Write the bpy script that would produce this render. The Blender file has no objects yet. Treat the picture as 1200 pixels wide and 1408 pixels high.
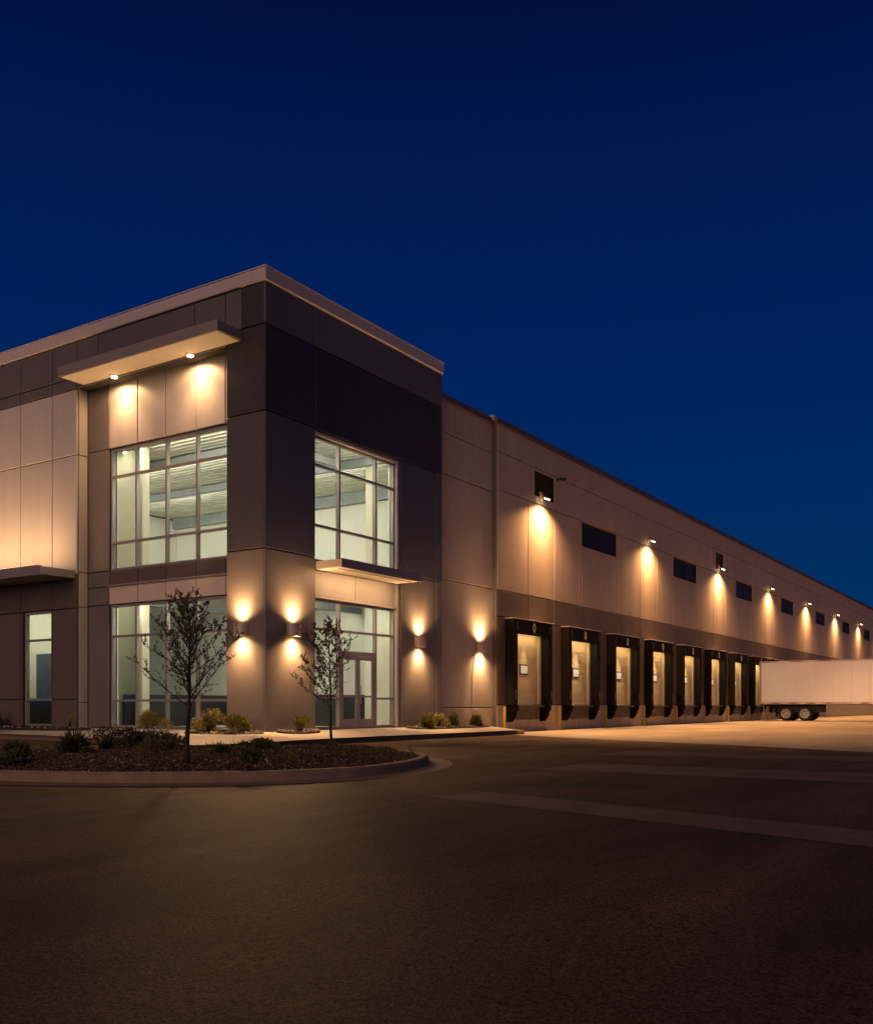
import bpy, bmesh, math, random
from mathutils import Vector, Matrix
R = math.radians
random.seed(7)
SC = bpy.context.scene
COL = SC.collection

# ------------------------------------------------------------------ camera
F_PX, W_PX, H_PX, HORIZON = 1328.0, 1200.0, 1408.0, 970.0
CAM = Vector((-20.566, -19.193, 1.1))
cam_d = bpy.data.cameras.new("camera")
cam = bpy.data.objects.new("camera", cam_d)
COL.objects.link(cam)
cam.location = CAM
cam.rotation_euler = (R(90), 0, math.atan2(0.54446, 0.83879) - R(90))
cam_d.sensor_fit = 'VERTICAL'
cam_d.sensor_height = 24.0
cam_d.lens = 24.0 * F_PX / H_PX
cam_d.shift_y = (HORIZON - H_PX / 2) / H_PX
cam_d.clip_start = 0.05
cam_d.clip_end = 3000
SC.camera = cam
SC.render.resolution_x, SC.render.resolution_y = 872, 1024

# ------------------------------------------------------------------ sky, dusk glow, exposure
SUN_EL, SUN_AZ = 13.0, (-0.99, -0.10)
world = bpy.data.worlds.new("World")
SC.world = world
world.use_nodes = True
wn, wl = world.node_tree.nodes, world.node_tree.links
wn.clear()
w_out = wn.new("ShaderNodeOutputWorld")
w_bg = wn.new("ShaderNodeBackground")
w_tc = wn.new("ShaderNodeTexCoord")
w_sep = wn.new("ShaderNodeSeparateXYZ")
w_ramp = wn.new("ShaderNodeValToRGB")
w_sky = wn.new("ShaderNodeTexSky")
w_sky.sky_type = 'NISHITA'
w_sky.sun_disc = False
w_sky.sun_elevation = R(-4.0)
w_sky.sun_rotation = R(200)
w_tint = wn.new("ShaderNodeMixRGB"); w_tint.blend_type = 'MULTIPLY'; w_tint.inputs[0].default_value = 1.0
w_tint.inputs[2].default_value = (0.02, 0.02, 0.05, 1)
w_add = wn.new("ShaderNodeMixRGB"); w_add.blend_type = 'ADD'; w_add.inputs[0].default_value = 1.0
e = w_ramp.color_ramp.elements
e[0].position = 0.0; e[0].color = (0.002, 0.31, 1.12, 1)
e[1].position = 0.80; e[1].color = (0.002, 0.006, 0.05, 1)
for pos, c in ((0.10, (0.0015, 0.29, 1.2, 1)), (0.22, (0.001, 0.22, 1.15, 1)), (0.38, (0.001, 0.14, 0.98, 1)), (0.52, (0.003, 0.085, 0.68, 1)), (0.62, (0.003, 0.042, 0.38, 1)), (0.70, (0.002, 0.014, 0.13, 1))):
    el = e.new(pos); el.color = c
wl.new(w_tc.outputs['Generated'], w_sep.inputs[0])
wl.new(w_sep.outputs['Z'], w_ramp.inputs[0])
wl.new(w_sky.outputs[0], w_tint.inputs[1])
wl.new(w_ramp.outputs[0], w_add.inputs[1])
wl.new(w_tint.outputs[0], w_add.inputs[2])
wl.new(w_add.outputs[0], w_bg.inputs[0])
w_bg.inputs[1].default_value = 0.10
wl.new(w_bg.outputs[0], w_out.inputs[0])

sun_d = bpy.data.lights.new("sun", 'SUN')
sun_d.energy = 1.25
sun_d.angle = R(70)
sun_d.color = (1.0, 0.57, 0.38)
sun = bpy.data.objects.new("sun", sun_d)
COL.objects.link(sun)
sd = Vector((SUN_AZ[0], SUN_AZ[1], math.tan(R(SUN_EL)) * math.hypot(*SUN_AZ))).normalized()
sun.rotation_euler = (-sd).to_track_quat('-Z', 'Y').to_euler()
sun.location = (-20, -20, 30)

vs = SC.view_settings
vs.view_transform = 'Standard'
vs.look = 'None'
vs.exposure = 0.0
vs.gamma = 1.0
vs.use_curve_mapping = False
SC.render.engine = 'CYCLES'
SC.cycles.use_denoising = True
SC.cycles.max_bounces = 8
SC.cycles.diffuse_bounces = 4
SC.cycles.sample_clamp_indirect = 4.0
SC.cycles.caustics_reflective = False
SC.cycles.caustics_refractive = False

# lamp strengths (W) and colours, all in one place
WARM = (1.0, 0.55, 0.24)
WARM_PACK = (1.0, 0.47, 0.17)
P_SCONCE_UP, P_SCONCE_DN = 20, 30
P_SCONCE_BEAM, P_SCONCE_V, P_SCONCE_OUT = 400, 520, 1800
P_PACK, P_PACK_WIDE, P_PACK_OUT = 900, 2500, 10500
P_DOWN = 260
P_DOCK = 18
P_DOCK_BEAM = 260
P_ENTRY = 60
P_LEDGE = 400
E_ROOM = 30
E_STRIP, E_STRIP_LOW = 58, 27
E_ROOM_LOW = 22

# ------------------------------------------------------------------ materials
MATS = {}
def material(name, color, rough=0.6, metal=0.0, var=0.08, scale=3.0, bump=0.0, bscale=60.0, stretch=(1, 1, 1), emit=None, estr=0.0, spec=0.5, speck=None, rnd=0.0):
    m = bpy.data.materials.new(name)
    m.use_nodes = True
    n, l = m.node_tree.nodes, m.node_tree.links
    b = n["Principled BSDF"]
    b.inputs['Roughness'].default_value = rough
    b.inputs['Metallic'].default_value = metal
    b.inputs['Specular IOR Level'].default_value = spec
    tc = n.new("ShaderNodeTexCoord"); mp = n.new("ShaderNodeMapping")
    mp.inputs['Scale'].default_value = stretch
    geo = n.new("ShaderNodeNewGeometry")
    l.new(geo.outputs['Position'], mp.inputs[0])
    nz = n.new("ShaderNodeTexNoise"); nz.inputs['Scale'].default_value = scale; nz.inputs['Detail'].default_value = 6
    nz.inputs['Roughness'].default_value = 0.62
    l.new(mp.outputs[0], nz.inputs['Vector'])
    rp = n.new("ShaderNodeValToRGB")
    rp.color_ramp.elements[0].position = 0.3; rp.color_ramp.elements[1].position = 0.72
    rp.color_ramp.elements[0].color = tuple(c * (1 - var) for c in color) + (1,)
    rp.color_ramp.elements[1].color = tuple(min(1, c * (1 + var)) for c in color) + (1,)
    l.new(nz.outputs[0], rp.inputs[0])
    last = rp.outputs[0]
    if rnd:
        oi = n.new("ShaderNodeObjectInfo"); mr = n.new("ShaderNodeMapRange")
        mr.inputs['To Min'].default_value = 1 - rnd; mr.inputs['To Max'].default_value = 1 + rnd
        l.new(oi.outputs['Random'], mr.inputs['Value'])
        ms = n.new("ShaderNodeMapping"); ms.inputs['Scale'].default_value = (1.6, 1.6, .16); l.new(geo.outputs['Position'], ms.inputs[0])
        ns = n.new("ShaderNodeTexNoise"); ns.inputs['Scale'].default_value = 1.0; ns.inputs['Detail'].default_value = 4; l.new(ms.outputs[0], ns.inputs['Vector'])
        m2 = n.new("ShaderNodeMapRange"); m2.inputs['From Min'].default_value = .3; m2.inputs['From Max'].default_value = .7
        m2.inputs['To Min'].default_value = .93; m2.inputs['To Max'].default_value = 1.05; l.new(ns.outputs[0], m2.inputs['Value'])
        mm = n.new("ShaderNodeMath"); mm.operation = 'MULTIPLY'; l.new(mr.outputs[0], mm.inputs[0]); l.new(m2.outputs[0], mm.inputs[1])
        mv = n.new("ShaderNodeVectorMath"); mv.operation = 'SCALE'; l.new(last, mv.inputs[0]); l.new(mm.outputs[0], mv.inputs['Scale'])
        last = mv.outputs[0]
    if speck:
        vz = n.new("ShaderNodeTexVoronoi"); vz.inputs['Scale'].default_value = speck[0]
        l.new(geo.outputs['Position'], vz.inputs['Vector'])
        vr = n.new("ShaderNodeValToRGB"); vr.color_ramp.interpolation = 'LINEAR'
        vr.color_ramp.elements[0].position = 0.0; vr.color_ramp.elements[0].color = (speck[1],) * 3 + (1,)
        vr.color_ramp.elements[1].position = 1.0; vr.color_ramp.elements[1].color = (speck[2],) * 3 + (1,)
        sx = n.new("ShaderNodeSeparateColor")
        l.new(vz.outputs['Color'], sx.inputs[0]); l.new(sx.outputs[0], vr.inputs[0])
        mx = n.new("ShaderNodeMixRGB"); mx.blend_type = 'MULTIPLY'; mx.inputs[0].default_value = 1
        l.new(last, mx.inputs[1]); l.new(vr.outputs[0], mx.inputs[2])
        last = mx.outputs[0]
    l.new(last, b.inputs['Base Color'])
    if bump:
        n2 = n.new("ShaderNodeTexNoise"); n2.inputs['Scale'].default_value = bscale; n2.inputs['Detail'].default_value = 5
        l.new(mp.outputs[0], n2.inputs['Vector'])
        bp = n.new("ShaderNodeBump"); bp.inputs['Strength'].default_value = bump; bp.inputs['Distance'].default_value = 0.02
        l.new(n2.outputs[0], bp.inputs['Height']); l.new(bp.outputs[0], b.inputs['Normal'])
    if emit:
        b.inputs['Emission Color'].default_value = emit + (1,)
        b.inputs['Emission Strength'].default_value = estr
    MATS[name] = m
    return m

def asphalt_material():
    m = bpy.data.materials.new("asphalt"); m.use_nodes = True
    n, l = m.node_tree.nodes, m.node_tree.links
    b = n["Principled BSDF"]
    geo = n.new("ShaderNodeNewGeometry")
    def noise(scale, detail=6, rough=.6, dist=0.0, vec=None):
        z = n.new("ShaderNodeTexNoise"); z.inputs['Scale'].default_value = scale; z.inputs['Detail'].default_value = detail
        z.inputs['Roughness'].default_value = rough; z.inputs['Distortion'].default_value = dist
        l.new(vec or geo.outputs['Position'], z.inputs['Vector']); return z.outputs[0]
    def ramp(src, p0, c0, p1, c1):
        r = n.new("ShaderNodeValToRGB")
        r.color_ramp.elements[0].position = p0; r.color_ramp.elements[0].color = c0
        r.color_ramp.elements[1].position = p1; r.color_ramp.elements[1].color = c1
        l.new(src, r.inputs[0]); return r.outputs[0]
    def mul(a, c):
        x = n.new("ShaderNodeMixRGB"); x.blend_type = 'MULTIPLY'; x.inputs[0].default_value = 1
        l.new(a, x.inputs[1]); l.new(c, x.inputs[2]); return x.outputs[0]
    base = ramp(noise(0.35, 7, .6, .6), .30, (.026, .0160, .0090, 1), .72, (.076, .046, .026, 1))
    mp = n.new("ShaderNodeMapping"); mp.inputs['Rotation'].default_value = (0, 0, R(33)); mp.inputs['Scale'].default_value = (.22, 1.3, 1)
    l.new(geo.outputs['Position'], mp.inputs[0])
    streak = ramp(noise(0.9, 5, .55, .4, mp.outputs[0]), .32, (.50, .50, .50, 1), .70, (1.45, 1.42, 1.36, 1))
    vz = n.new("ShaderNodeTexVoronoi"); vz.inputs['Scale'].default_value = 78
    l.new(geo.outputs['Position'], vz.inputs['Vector'])
    sx = n.new("ShaderNodeSeparateColor"); l.new(vz.outputs['Color'], sx.inputs[0])
    grain = ramp(sx.outputs[0], .1, (.34, .34, .34, 1), .97, (2.9, 2.6, 2.2, 1))
    l.new(mul(mul(base, streak), grain), b.inputs['Base Color'])
    b.inputs['Roughness'].default_value = .74
    b.inputs['Specular IOR Level'].default_value = .22
    ad = n.new("ShaderNodeMath"); ad.operation = 'ADD'
    l.new(noise(120, 5, .7), ad.inputs[0]); l.new(vz.outputs['Distance'], ad.inputs[1])
    bp = n.new("ShaderNodeBump"); bp.inputs['Strength'].default_value = .7; bp.inputs['Distance'].default_value = .009
    l.new(ad.outputs[0], bp.inputs['Height']); l.new(bp.outputs[0], b.inputs['Normal'])
    MATS['asphalt'] = m
asphalt_material()

def glass_material():
    m = bpy.data.materials.new("glass"); m.use_nodes = True
    n, l = m.node_tree.nodes, m.node_tree.links
    n.clear()
    o = n.new("ShaderNodeOutputMaterial"); mx = n.new("ShaderNodeMixShader")
    t = n.new("ShaderNodeBsdfTransparent"); t.inputs[0].default_value = (.97, .98, .96, 1)
    g = n.new("ShaderNodeBsdfGlossy"); g.inputs['Roughness'].default_value = .015; g.inputs[0].default_value = (.9, .95, 1, 1)
    fr = n.new("ShaderNodeFresnel"); fr.inputs[0].default_value = 1.5
    gg = n.new("ShaderNodeNewGeometry"); fm = n.new("ShaderNodeMath"); fm.operation = 'MULTIPLY'
    iv = n.new("ShaderNodeMath"); iv.operation = 'SUBTRACT'; iv.inputs[0].default_value = 1
    l.new(gg.outputs['Backfacing'], iv.inputs[1]); l.new(iv.outputs[0], fm.inputs[0]); l.new(fr.outputs[0], fm.inputs[1])
    l.new(fm.outputs[0], mx.inputs[0]); l.new(t.outputs[0], mx.inputs[1]); l.new(g.outputs[0], mx.inputs[2])
    l.new(mx.outputs[0], o.inputs[0])
    MATS['glass'] = m
glass_material()

material('charcoal', (.038, .033, .037), .55, var=.12, scale=1.2, bump=.08, bscale=140, rnd=.05)
material('dark_taupe', (.120, .106, .103), .45, var=.09, scale=1.1, bump=.08, bscale=140, rnd=.05)
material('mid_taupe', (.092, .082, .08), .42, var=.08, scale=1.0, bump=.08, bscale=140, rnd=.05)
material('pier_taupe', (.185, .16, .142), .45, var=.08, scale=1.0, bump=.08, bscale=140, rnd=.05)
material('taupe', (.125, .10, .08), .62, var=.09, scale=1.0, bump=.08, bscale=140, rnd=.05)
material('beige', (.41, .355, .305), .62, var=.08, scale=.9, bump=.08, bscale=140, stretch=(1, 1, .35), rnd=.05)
material('pale', (.51, .485, .47), .42, var=.05, scale=.8, bump=.05, bscale=120, stretch=(1, 1, .4), rnd=.05)
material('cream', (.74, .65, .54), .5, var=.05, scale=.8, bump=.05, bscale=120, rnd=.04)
material('base_taupe', (.47, .39, .29), .7, var=.16, scale=1.6, bump=.12, bscale=90, rnd=.05)
material('joint', (.05, .045, .042), .9)
material('coping', (.56, .51, .50), .42, var=.04)
material('coping_dark', (.10, .07, .055), .5, var=.08)
material('soffit', (.84, .77, .64), .6, var=.03)
material('canopy_metal', (.27, .235, .22), .45, var=.04, scale=2)
material('frame_metal', (.33, .30, .28), .4, metal=.3, var=.04)
material('interior_white', (.80, .80, .71), .8, var=.03)
material('interior_warm', (.70, .68, .52), .8, var=.05)
material('olive', (.30, .30, .21), .8, var=.05)
material('deck', (.72, .72, .62), .55, var=.22, scale=1.7, stretch=(2.6, .5, 1))
material('beam', (.36, .39, .40), .5, var=.1)
material('carpet', (.34, .32, .27), .95, var=.1, scale=20)
material('low_dark', (.022, .022, .020), .6, var=.3, scale=5)
material('blue_door', (.06, .09, .13), .5)
material('roof', (.2, .19, .18), .9)
material('dock_black', (.013, .0105, .009), .75, var=.4, scale=6, bump=.25, bscale=25, spec=.12)
material('bumper', (.006, .0055, .005), .9, var=.4, scale=14, spec=.1)
material('dock_door', (.50, .41, .26), .55, var=.06, scale=2, bump=.06, bscale=60)
material('jamb', (.62, .55, .33), .5)
material('leveler', (.10, .075, .05), .6, var=.3, scale=4)
material('vision_glow', (.5, .5, .45), .3, emit=(1, .95, .8), estr=.20)  # own glow put into the pane to brighten it; no lamp
material('number', (.62, .58, .48), .5)
material('wear_mark', (.05, .04, .03), .7)
material('galv', (.34, .32, .30), .4, metal=.6, var=.1)
material('yellow', (.46, .29, .03), .5, var=.22, scale=9)
material('louver', (.03, .026, .024), .55, var=.2, spec=.15)
material('dark_panel', (.018, .014, .012), .5, var=.3, scale=.5, spec=.25)
material('fixture', (.52, .42, .34), .4, metal=.2)
material('lens', (.9, .8, .6), .4, emit=(1, .72, .38), estr=20)
material('lens_soft', (.9, .8, .6), .4, emit=(1, .66, .32), estr=6)
material('room_lens', (.9, .9, .8), .4, emit=(1.0, .94, .76), estr=E_ROOM)
material('strip_lens', (.9, .9, .8), .4, emit=(1.0, .95, .80), estr=E_STRIP)
material('strip_lens_low', (.9, .9, .8), .4, emit=(1.0, .95, .80), estr=E_STRIP_LOW)
material('lens_dim', (.9, .9, .8), .4, emit=(1.0, .95, .74), estr=13)
material('room_lens_low', (.9, .9, .8), .4, emit=(1.0, .95, .72), estr=E_ROOM_LOW)
material('concrete', (.36, .325, .285), .8, var=.14, scale=2.2, bump=.25, bscale=70, speck=(160, .85, 1.12))
material('apron', (.30, .255, .205), .75, var=.25, scale=.35, bump=.2, bscale=60, stretch=(.5, 1.6, 1), speck=(120, .85, 1.12))
material('kerb', (.27, .20, .14), .85, spec=.15, var=.2, scale=3, bump=.3, bscale=50)
material('strip', (.125, .082, .050), .75, var=.25, scale=1.4, bump=.6, bscale=60, speck=(85, .7, 1.4))
material('pale_asphalt', (.098, .063, .036), .72, var=.3, scale=1.0, bump=.6, bscale=60, speck=(85, .7, 1.5))
material('mulch', (.022, .014, .008), .95, var=.5, scale=14, bump=.9, bscale=40)
material('chip', (.085, .052, .030), .9, var=.6, scale=9)
material('stone', (.42, .37, .33), .8, var=.3, scale=12)
material('bark', (.040, .028, .020), .9, var=.35, scale=20, bump=.6, bscale=60)
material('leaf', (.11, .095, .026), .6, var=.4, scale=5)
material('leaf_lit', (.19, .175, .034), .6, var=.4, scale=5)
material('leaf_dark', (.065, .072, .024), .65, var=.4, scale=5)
material('flower', (.55, .50, .45), .6)
material('trailer_white', (.80, .82, .86), .42, var=.03, scale=1.0)
material('rail', (.55, .50, .46), .35, metal=.6, var=.06)
material('reflect_red', (.35, .04, .02), .4)
material('reflect_white', (.85, .8, .7), .3)
material('tyre', (.014, .013, .012), .85)
material('rim', (.42, .40, .37), .4, var=.2)
material('chassis', (.03, .027, .025), .6)
material('skirt', (.20, .17, .14), .55)

# ------------------------------------------------------------------ mesh helpers
class MB:
    def __init__(s): s.v, s.f, s.mi = [], [], []
    def add(s, vs_, fs, mi=0):
        b = len(s.v); s.v += [tuple(p) for p in vs_]
        for q in fs: s.f.append(tuple(b + i for i in q)); s.mi.append(mi)
        return s
    def box(s, x0, x1, y0, y1, z0, z1, mi=0, M=None):
        P = [Vector((x, y, z)) for z in (z0, z1) for y in (y0, y1) for x in (x0, x1)]
        if M is not None: P = [M @ p for p in P]
        return s.add(P, [(0, 2, 3, 1), (4, 5, 7, 6), (0, 1, 5, 4), (2, 6, 7, 3), (0, 4, 6, 2), (1, 3, 7, 5)], mi)
    def cbox(s, x0, x1, y0, y1, z0, z1, b=.012, mi=0, M=None):
        lo, hi = (x0, y0, z0), (x1, y1, z1)
        P, idx = [], {}
        for sx in (0, 1):
            for sy in (0, 1):
                for sz in (0, 1):
                    c = [(hi if k else lo)[i] for i, k in enumerate((sx, sy, sz))]
                    ins = [c[i] + (-b if k else b) for i, k in enumerate((sx, sy, sz))]
                    for ax in range(3):
                        p = list(ins); p[ax] = c[ax]
                        idx[(sx, sy, sz, ax)] = len(P); P.append(Vector(p))
        if M is not None: P = [M @ p for p in P]
        F = []
        for ax in range(3):
            o = [i for i in range(3) if i != ax]
            for sgn in (0, 1):
                q = []
                for a, c in ((0, 0), (1, 0), (1, 1), (0, 1)):
                    k = [0, 0, 0]; k[ax] = sgn; k[o[0]] = a; k[o[1]] = c
                    q.append(idx[(*k, ax)])
                F.append(tuple(q))
            for a in (0, 1):
                for c in (0, 1):
                    k0 = [0, 0, 0]; k0[o[0]] = a; k0[o[1]] = c; k1 = list(k0); k1[ax] = 1
                    F.append((idx[(*k0, o[0])], idx[(*k1, o[0])], idx[(*k1, o[1])], idx[(*k0, o[1])]))
        for sx in (0, 1):
            for sy in (0, 1):
                for sz in (0, 1):
                    F.append(tuple(idx[(sx, sy, sz, ax)] for ax in range(3)))
        return s.add(P, F, mi)
    def tube(s, p0, p1, r0, r1=None, n=8, mi=0, caps=True):
        r1 = r0 if r1 is None else r1
        p0, p1 = Vector(p0), Vector(p1)
        q = (p1 - p0).to_track_quat('Z', 'Y')
        P = []
        for p, r in ((p0, r0), (p1, r1)):
            for k in range(n):
                a = 2 * math.pi * k / n
                P.append(p + q @ Vector((r * math.cos(a), r * math.sin(a), 0)))
        F = [(k, (k + 1) % n, n + (k + 1) % n, n + k) for k in range(n)]
        if caps: F += [tuple(range(n - 1, -1, -1)), tuple(range(n, 2 * n))]
        return s.add(P, F, mi)
    def path(s, pts, rads, n=7, mi=0):
        P = []
        for i, p in enumerate(pts):
            a = pts[max(0, i - 1)]; b = pts[min(len(pts) - 1, i + 1)]
            q = (Vector(b) - Vector(a)).to_track_quat('Z', 'Y')
            for k in range(n):
                t = 2 * math.pi * k / n
                P.append(Vector(p) + q @ Vector((rads[i] * math.cos(t), rads[i] * math.sin(t), 0)))
        F = []
        for i in range(len(pts) - 1):
            for k in range(n):
                F.append((i * n + k, i * n + (k + 1) % n, (i + 1) * n + (k + 1) % n, (i + 1) * n + k))
        F.append(tuple(range(n - 1, -1, -1))); F.append(tuple((len(pts) - 1) * n + k for k in range(n)))
        return s.add(P, F, mi)
    def lathe(s, prof, n=20, M=None, mi=0, caps=True):
        P = []
        for r, z in prof:
            for k in range(n):
                a = 2 * math.pi * k / n
                P.append(Vector((r * math.cos(a), r * math.sin(a), z)))
        if M is not None: P = [M @ p for p in P]
        F = []
        for i in range(len(prof) - 1):
            for k in range(n):
                F.append((i * n + k, i * n + (k + 1) % n, (i + 1) * n + (k + 1) % n, (i + 1) * n + k))
        if caps: F.append(tuple(range(n - 1, -1, -1))); F.append(tuple((len(prof) - 1) * n + k for k in range(n)))
        return s.add(P, F, mi)
    def prism(s, poly, z0, z1, mi=0, M=None):
        n = len(poly)
        P = [Vector((x, y, z)) for z in (z0, z1) for x, y in poly]
        if M is not None: P = [M @ p for p in P]
        return s.add(P, [tuple(range(n - 1, -1, -1)), tuple(range(n, 2 * n))] + [(k, (k + 1) % n, n + (k + 1) % n, n + k) for k in range(n)], mi)
    def mesh(s, name, mats, recalc=True, smooth=False):
        me = bpy.data.meshes.new(name)
        me.from_pydata(s.v, [], s.f)
        for m in (mats if isinstance(mats, (list, tuple)) else [mats]): me.materials.append(MATS[m])
        if any(s.mi): me.polygons.foreach_set('material_index', s.mi)
        if recalc:
            bm = bmesh.new(); bm.from_mesh(me); bmesh.ops.recalc_face_normals(bm, faces=bm.faces); bm.to_mesh(me); bm.free()
        if smooth: me.polygons.foreach_set('use_smooth', [True] * len(me.polygons))
        me.update()
        return me
    def build(s, name, mats, parent=None, recalc=True, smooth=False, loc=None, label=None):
        o = bpy.data.objects.new(name, s.mesh(name, mats, recalc, smooth))
        COL.objects.link(o)
        if parent: o.parent = parent
        if loc: o.location = loc
        if label: o['label'] = label
        return o

def tag(o, label=None, cat=None, group=None, kind=None):
    if label: o['label'] = label
    if cat: o['category'] = cat
    if group: o['group'] = group
    if kind: o['kind'] = kind
    return o
def thing(name, label, cat, loc=(0, 0, 0), rz=0, group=None):
    o = bpy.data.objects.new(name, None); COL.objects.link(o)
    o.empty_display_size = .2
    o.location = loc; o.rotation_euler = (0, 0, rz)
    return tag(o, label, cat, group)
def copy_tree(o, parent=None):
    c = o.copy(); COL.objects.link(c)
    if parent: c.parent = parent
    for ch in list(o.children): copy_tree(ch, c)
    return c
def lamp(name, typ, loc, power, color=WARM, parent=None, direction=None, size=100, blend=.8, soft=.05):
    d = bpy.data.lights.new(name, typ); d.energy = power; d.color = color
    if typ == 'SPOT': d.spot_size = R(size); d.spot_blend = blend
    d.shadow_soft_size = soft
    o = bpy.data.objects.new(name, d); COL.objects.link(o)
    o.location = loc
    if direction: o.rotation_euler = Vector(direction).to_track_quat('-Z', 'Y').to_euler()
    if parent: o.parent = parent
    return o

def strip_lamp(name, loc, power, color, parent, direction, along, length, width):
    o = lamp(name, 'AREA', loc, power, color, parent)
    o.data.shape = 'RECTANGLE'; o.data.size = width; o.data.size_y = length
    z = -Vector(direction).normalized(); y = Vector(along).normalized(); x = y.cross(z).normalized()
    o.rotation_euler = Matrix((x, y, z)).transposed().to_euler()
    return o

def carve(r, holes):
    out = [r]
    for h in holes:
        nxt = []
        for (a0, a1, z0, z1) in out:
            b0, b1, c0, c1 = max(a0, h[0]), min(a1, h[1]), max(z0, h[2]), min(z1, h[3])
            if b1 - b0 < .01 or c1 - c0 < .01: nxt.append((a0, a1, z0, z1)); continue
            if b0 - a0 > .01: nxt.append((a0, b0, z0, z1))
            if a1 - b1 > .01: nxt.append((b1, a1, z0, z1))
            if c0 - z0 > .01: nxt.append((b0, b1, z0, c0))
            if z1 - c1 > .01: nxt.append((b0, b1, c1, z1))
        out = nxt
    return out
# a face is 'Y-' (u runs along X, outward -Y) or 'X-' (u runs along Y, outward -X)
def fpt(face, plane, u, d, z): return Vector((u, plane + d, z)) if face == 'Y-' else Vector((plane + d, u, z))
def fbox(mb, face, plane, u0, u1, d0, d1, z0, z1, b=0, mi=0):
    a = (u0, u1, plane + d0, plane + d1, z0, z1) if face == 'Y-' else (plane + d0, plane + d1, u0, u1, z0, z1)
    return mb.cbox(*a, b=b, mi=mi) if b else mb.box(*a, mi=mi)
def panel_mesh(face, plane, u0, u1, z0, z1, t, gap):
    ch = .014
    mb = MB(); rings = []
    for d, i in ((t, 0), (ch, 0), (0, ch)):
        g = gap + i
        rings.append([fpt(face, plane, u, d, z) for u, z in ((u0 + g, z0 + g), (u1 - g, z0 + g), (u1 - g, z1 - g), (u0 + g, z1 - g))])
    F = [(3, 2, 1, 0), (8, 9, 10, 11)]
    for k in (0, 1):
        for i in range(4): F.append((k * 4 + i, k * 4 + (i + 1) % 4, k * 4 + 4 + (i + 1) % 4, k * 4 + 4 + i))
    return mb.add(sum(rings, []), F)
def wall(parent, face, plane, us, zs, holes, mat_of, thick=.3, t=.06, gap=.016, back=True, inset=(0, 0)):
    if back:
        mb = MB()
        for r in carve((us[0] + inset[0], us[-1] - inset[1], zs[0], zs[-1]), holes):
            fbox(mb, face, plane, r[0], r[1], t, t + thick, r[2], r[3])
        mb.build('wall', 'joint', parent)
    for j in range(len(zs) - 1):
        for i in range(len(us) - 1):
            for r in carve((us[i], us[i + 1], zs[j], zs[j + 1]), holes):
                m = mat_of((r[0] + r[1]) / 2, (r[2] + r[3]) / 2)
                if m: panel_mesh(face, plane, *r, t, gap).build('wall_panel', m, parent)

def window(parent, face, plane, u0, u1, z0, z1, mull, trans, w=.075, dep=.14, skip=(), frame='frame_metal'):
    """frame with mullions and transoms, one pane object per light"""
    mb = MB()
    us = [u0] + list(mull) + [u1]; zs = [z0] + list(trans) + [z1]
    h = w / 2
    for k, u in enumerate(us):
        a, c = (u, u + w) if k == 0 else ((u - w, u) if k == len(us) - 1 else (u - h, u + h))
        fbox(mb, face, plane, a, c, -dep / 2, dep / 2, z0, z1, b=.006)
    cells = []
    for k in range(len(us) - 1):
        a = us[k] + (w if k == 0 else h); c = us[k + 1] - (w if k == len(us) - 2 else h)
        zz = []
        for j, z in enumerate(zs):
            lo, hi = (z, z + w) if j == 0 else ((z - w, z) if j == len(zs) - 1 else (z - h, z + h))
            zz.append((lo, hi))
            if (k, j) in skip: continue
            fbox(mb, face, plane, a - .002, c + .002, -dep / 2 + .008, dep / 2 - .008, lo, hi, b=.005)
        for j in range(len(zs) - 1):
            cells.append((k, j, a, c, zz[j][1], zz[j + 1][0]))
    fr = mb.build('window', frame, parent)
    for k, j, a, c, lo, hi in cells:
        if (k, -j - 1) in skip: continue
        g = MB(); fbox(g, face, plane, a - .004, c + .004, -.006, .006, lo - .004, hi + .004)
        g.build('pane', 'glass', fr)
    return fr

def catmull(pts, n=10, closed=False):
    P = [Vector(p) for p in pts]; out = []
    N = len(P); rng = range(N) if closed else range(N - 1)
    for i in rng:
        p0 = P[(i - 1) % N] if closed or i > 0 else P[0]
        p1, p2 = P[i], P[(i + 1) % N]
        p3 = P[(i + 2) % N] if closed or i + 2 < N else P[-1]
        for k in range(n):
            t = k / n
            out.append(.5 * ((2 * p1) + (p2 - p0) * t + (2 * p0 - 5 * p1 + 4 * p2 - p3) * t * t + (3 * p1 - p0 - 3 * p2 + p3) * t ** 3))
    if not closed: out.append(P[-1])
    return out
def offset(line, d, closed=False):
    out = []; n = len(line)
    for i, p in enumerate(line):
        a = line[(i - 1) % n] if closed or i else line[0]
        b = line[(i + 1) % n] if closed or i < n - 1 else line[-1]
        t = (b - a); t = Vector((t.x, t.y)).normalized()
        out.append(Vector((p.x + t.y * d, p.y - t.x * d)))
    return out
def ribbon(rows, closed=False):
    """rows: list of polylines [(x,y,z)...] of equal length, skinned together"""
    mb = MB(); n = len(rows[0]); P = []
    for r in rows: P += [Vector(p) for p in r]
    F = []
    for j in range(len(rows) - 1):
        for i in range(n if closed else n - 1):
            k = (i + 1) % n
            F.append((j * n + i, j * n + k, (j + 1) * n + k, (j + 1) * n + i))
    return mb.add(P, F)

# ------------------------------------------------------------------ ground
g = MB(); S = 900
g.add([(-S, -S, 0), (S, -S, 0), (S, S, 0), (-S, S, 0)], [(0, 1, 2, 3)])
tag(g.build('ground', 'asphalt'), 'dark worn asphalt of the parking and truck court', kind='structure')

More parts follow.
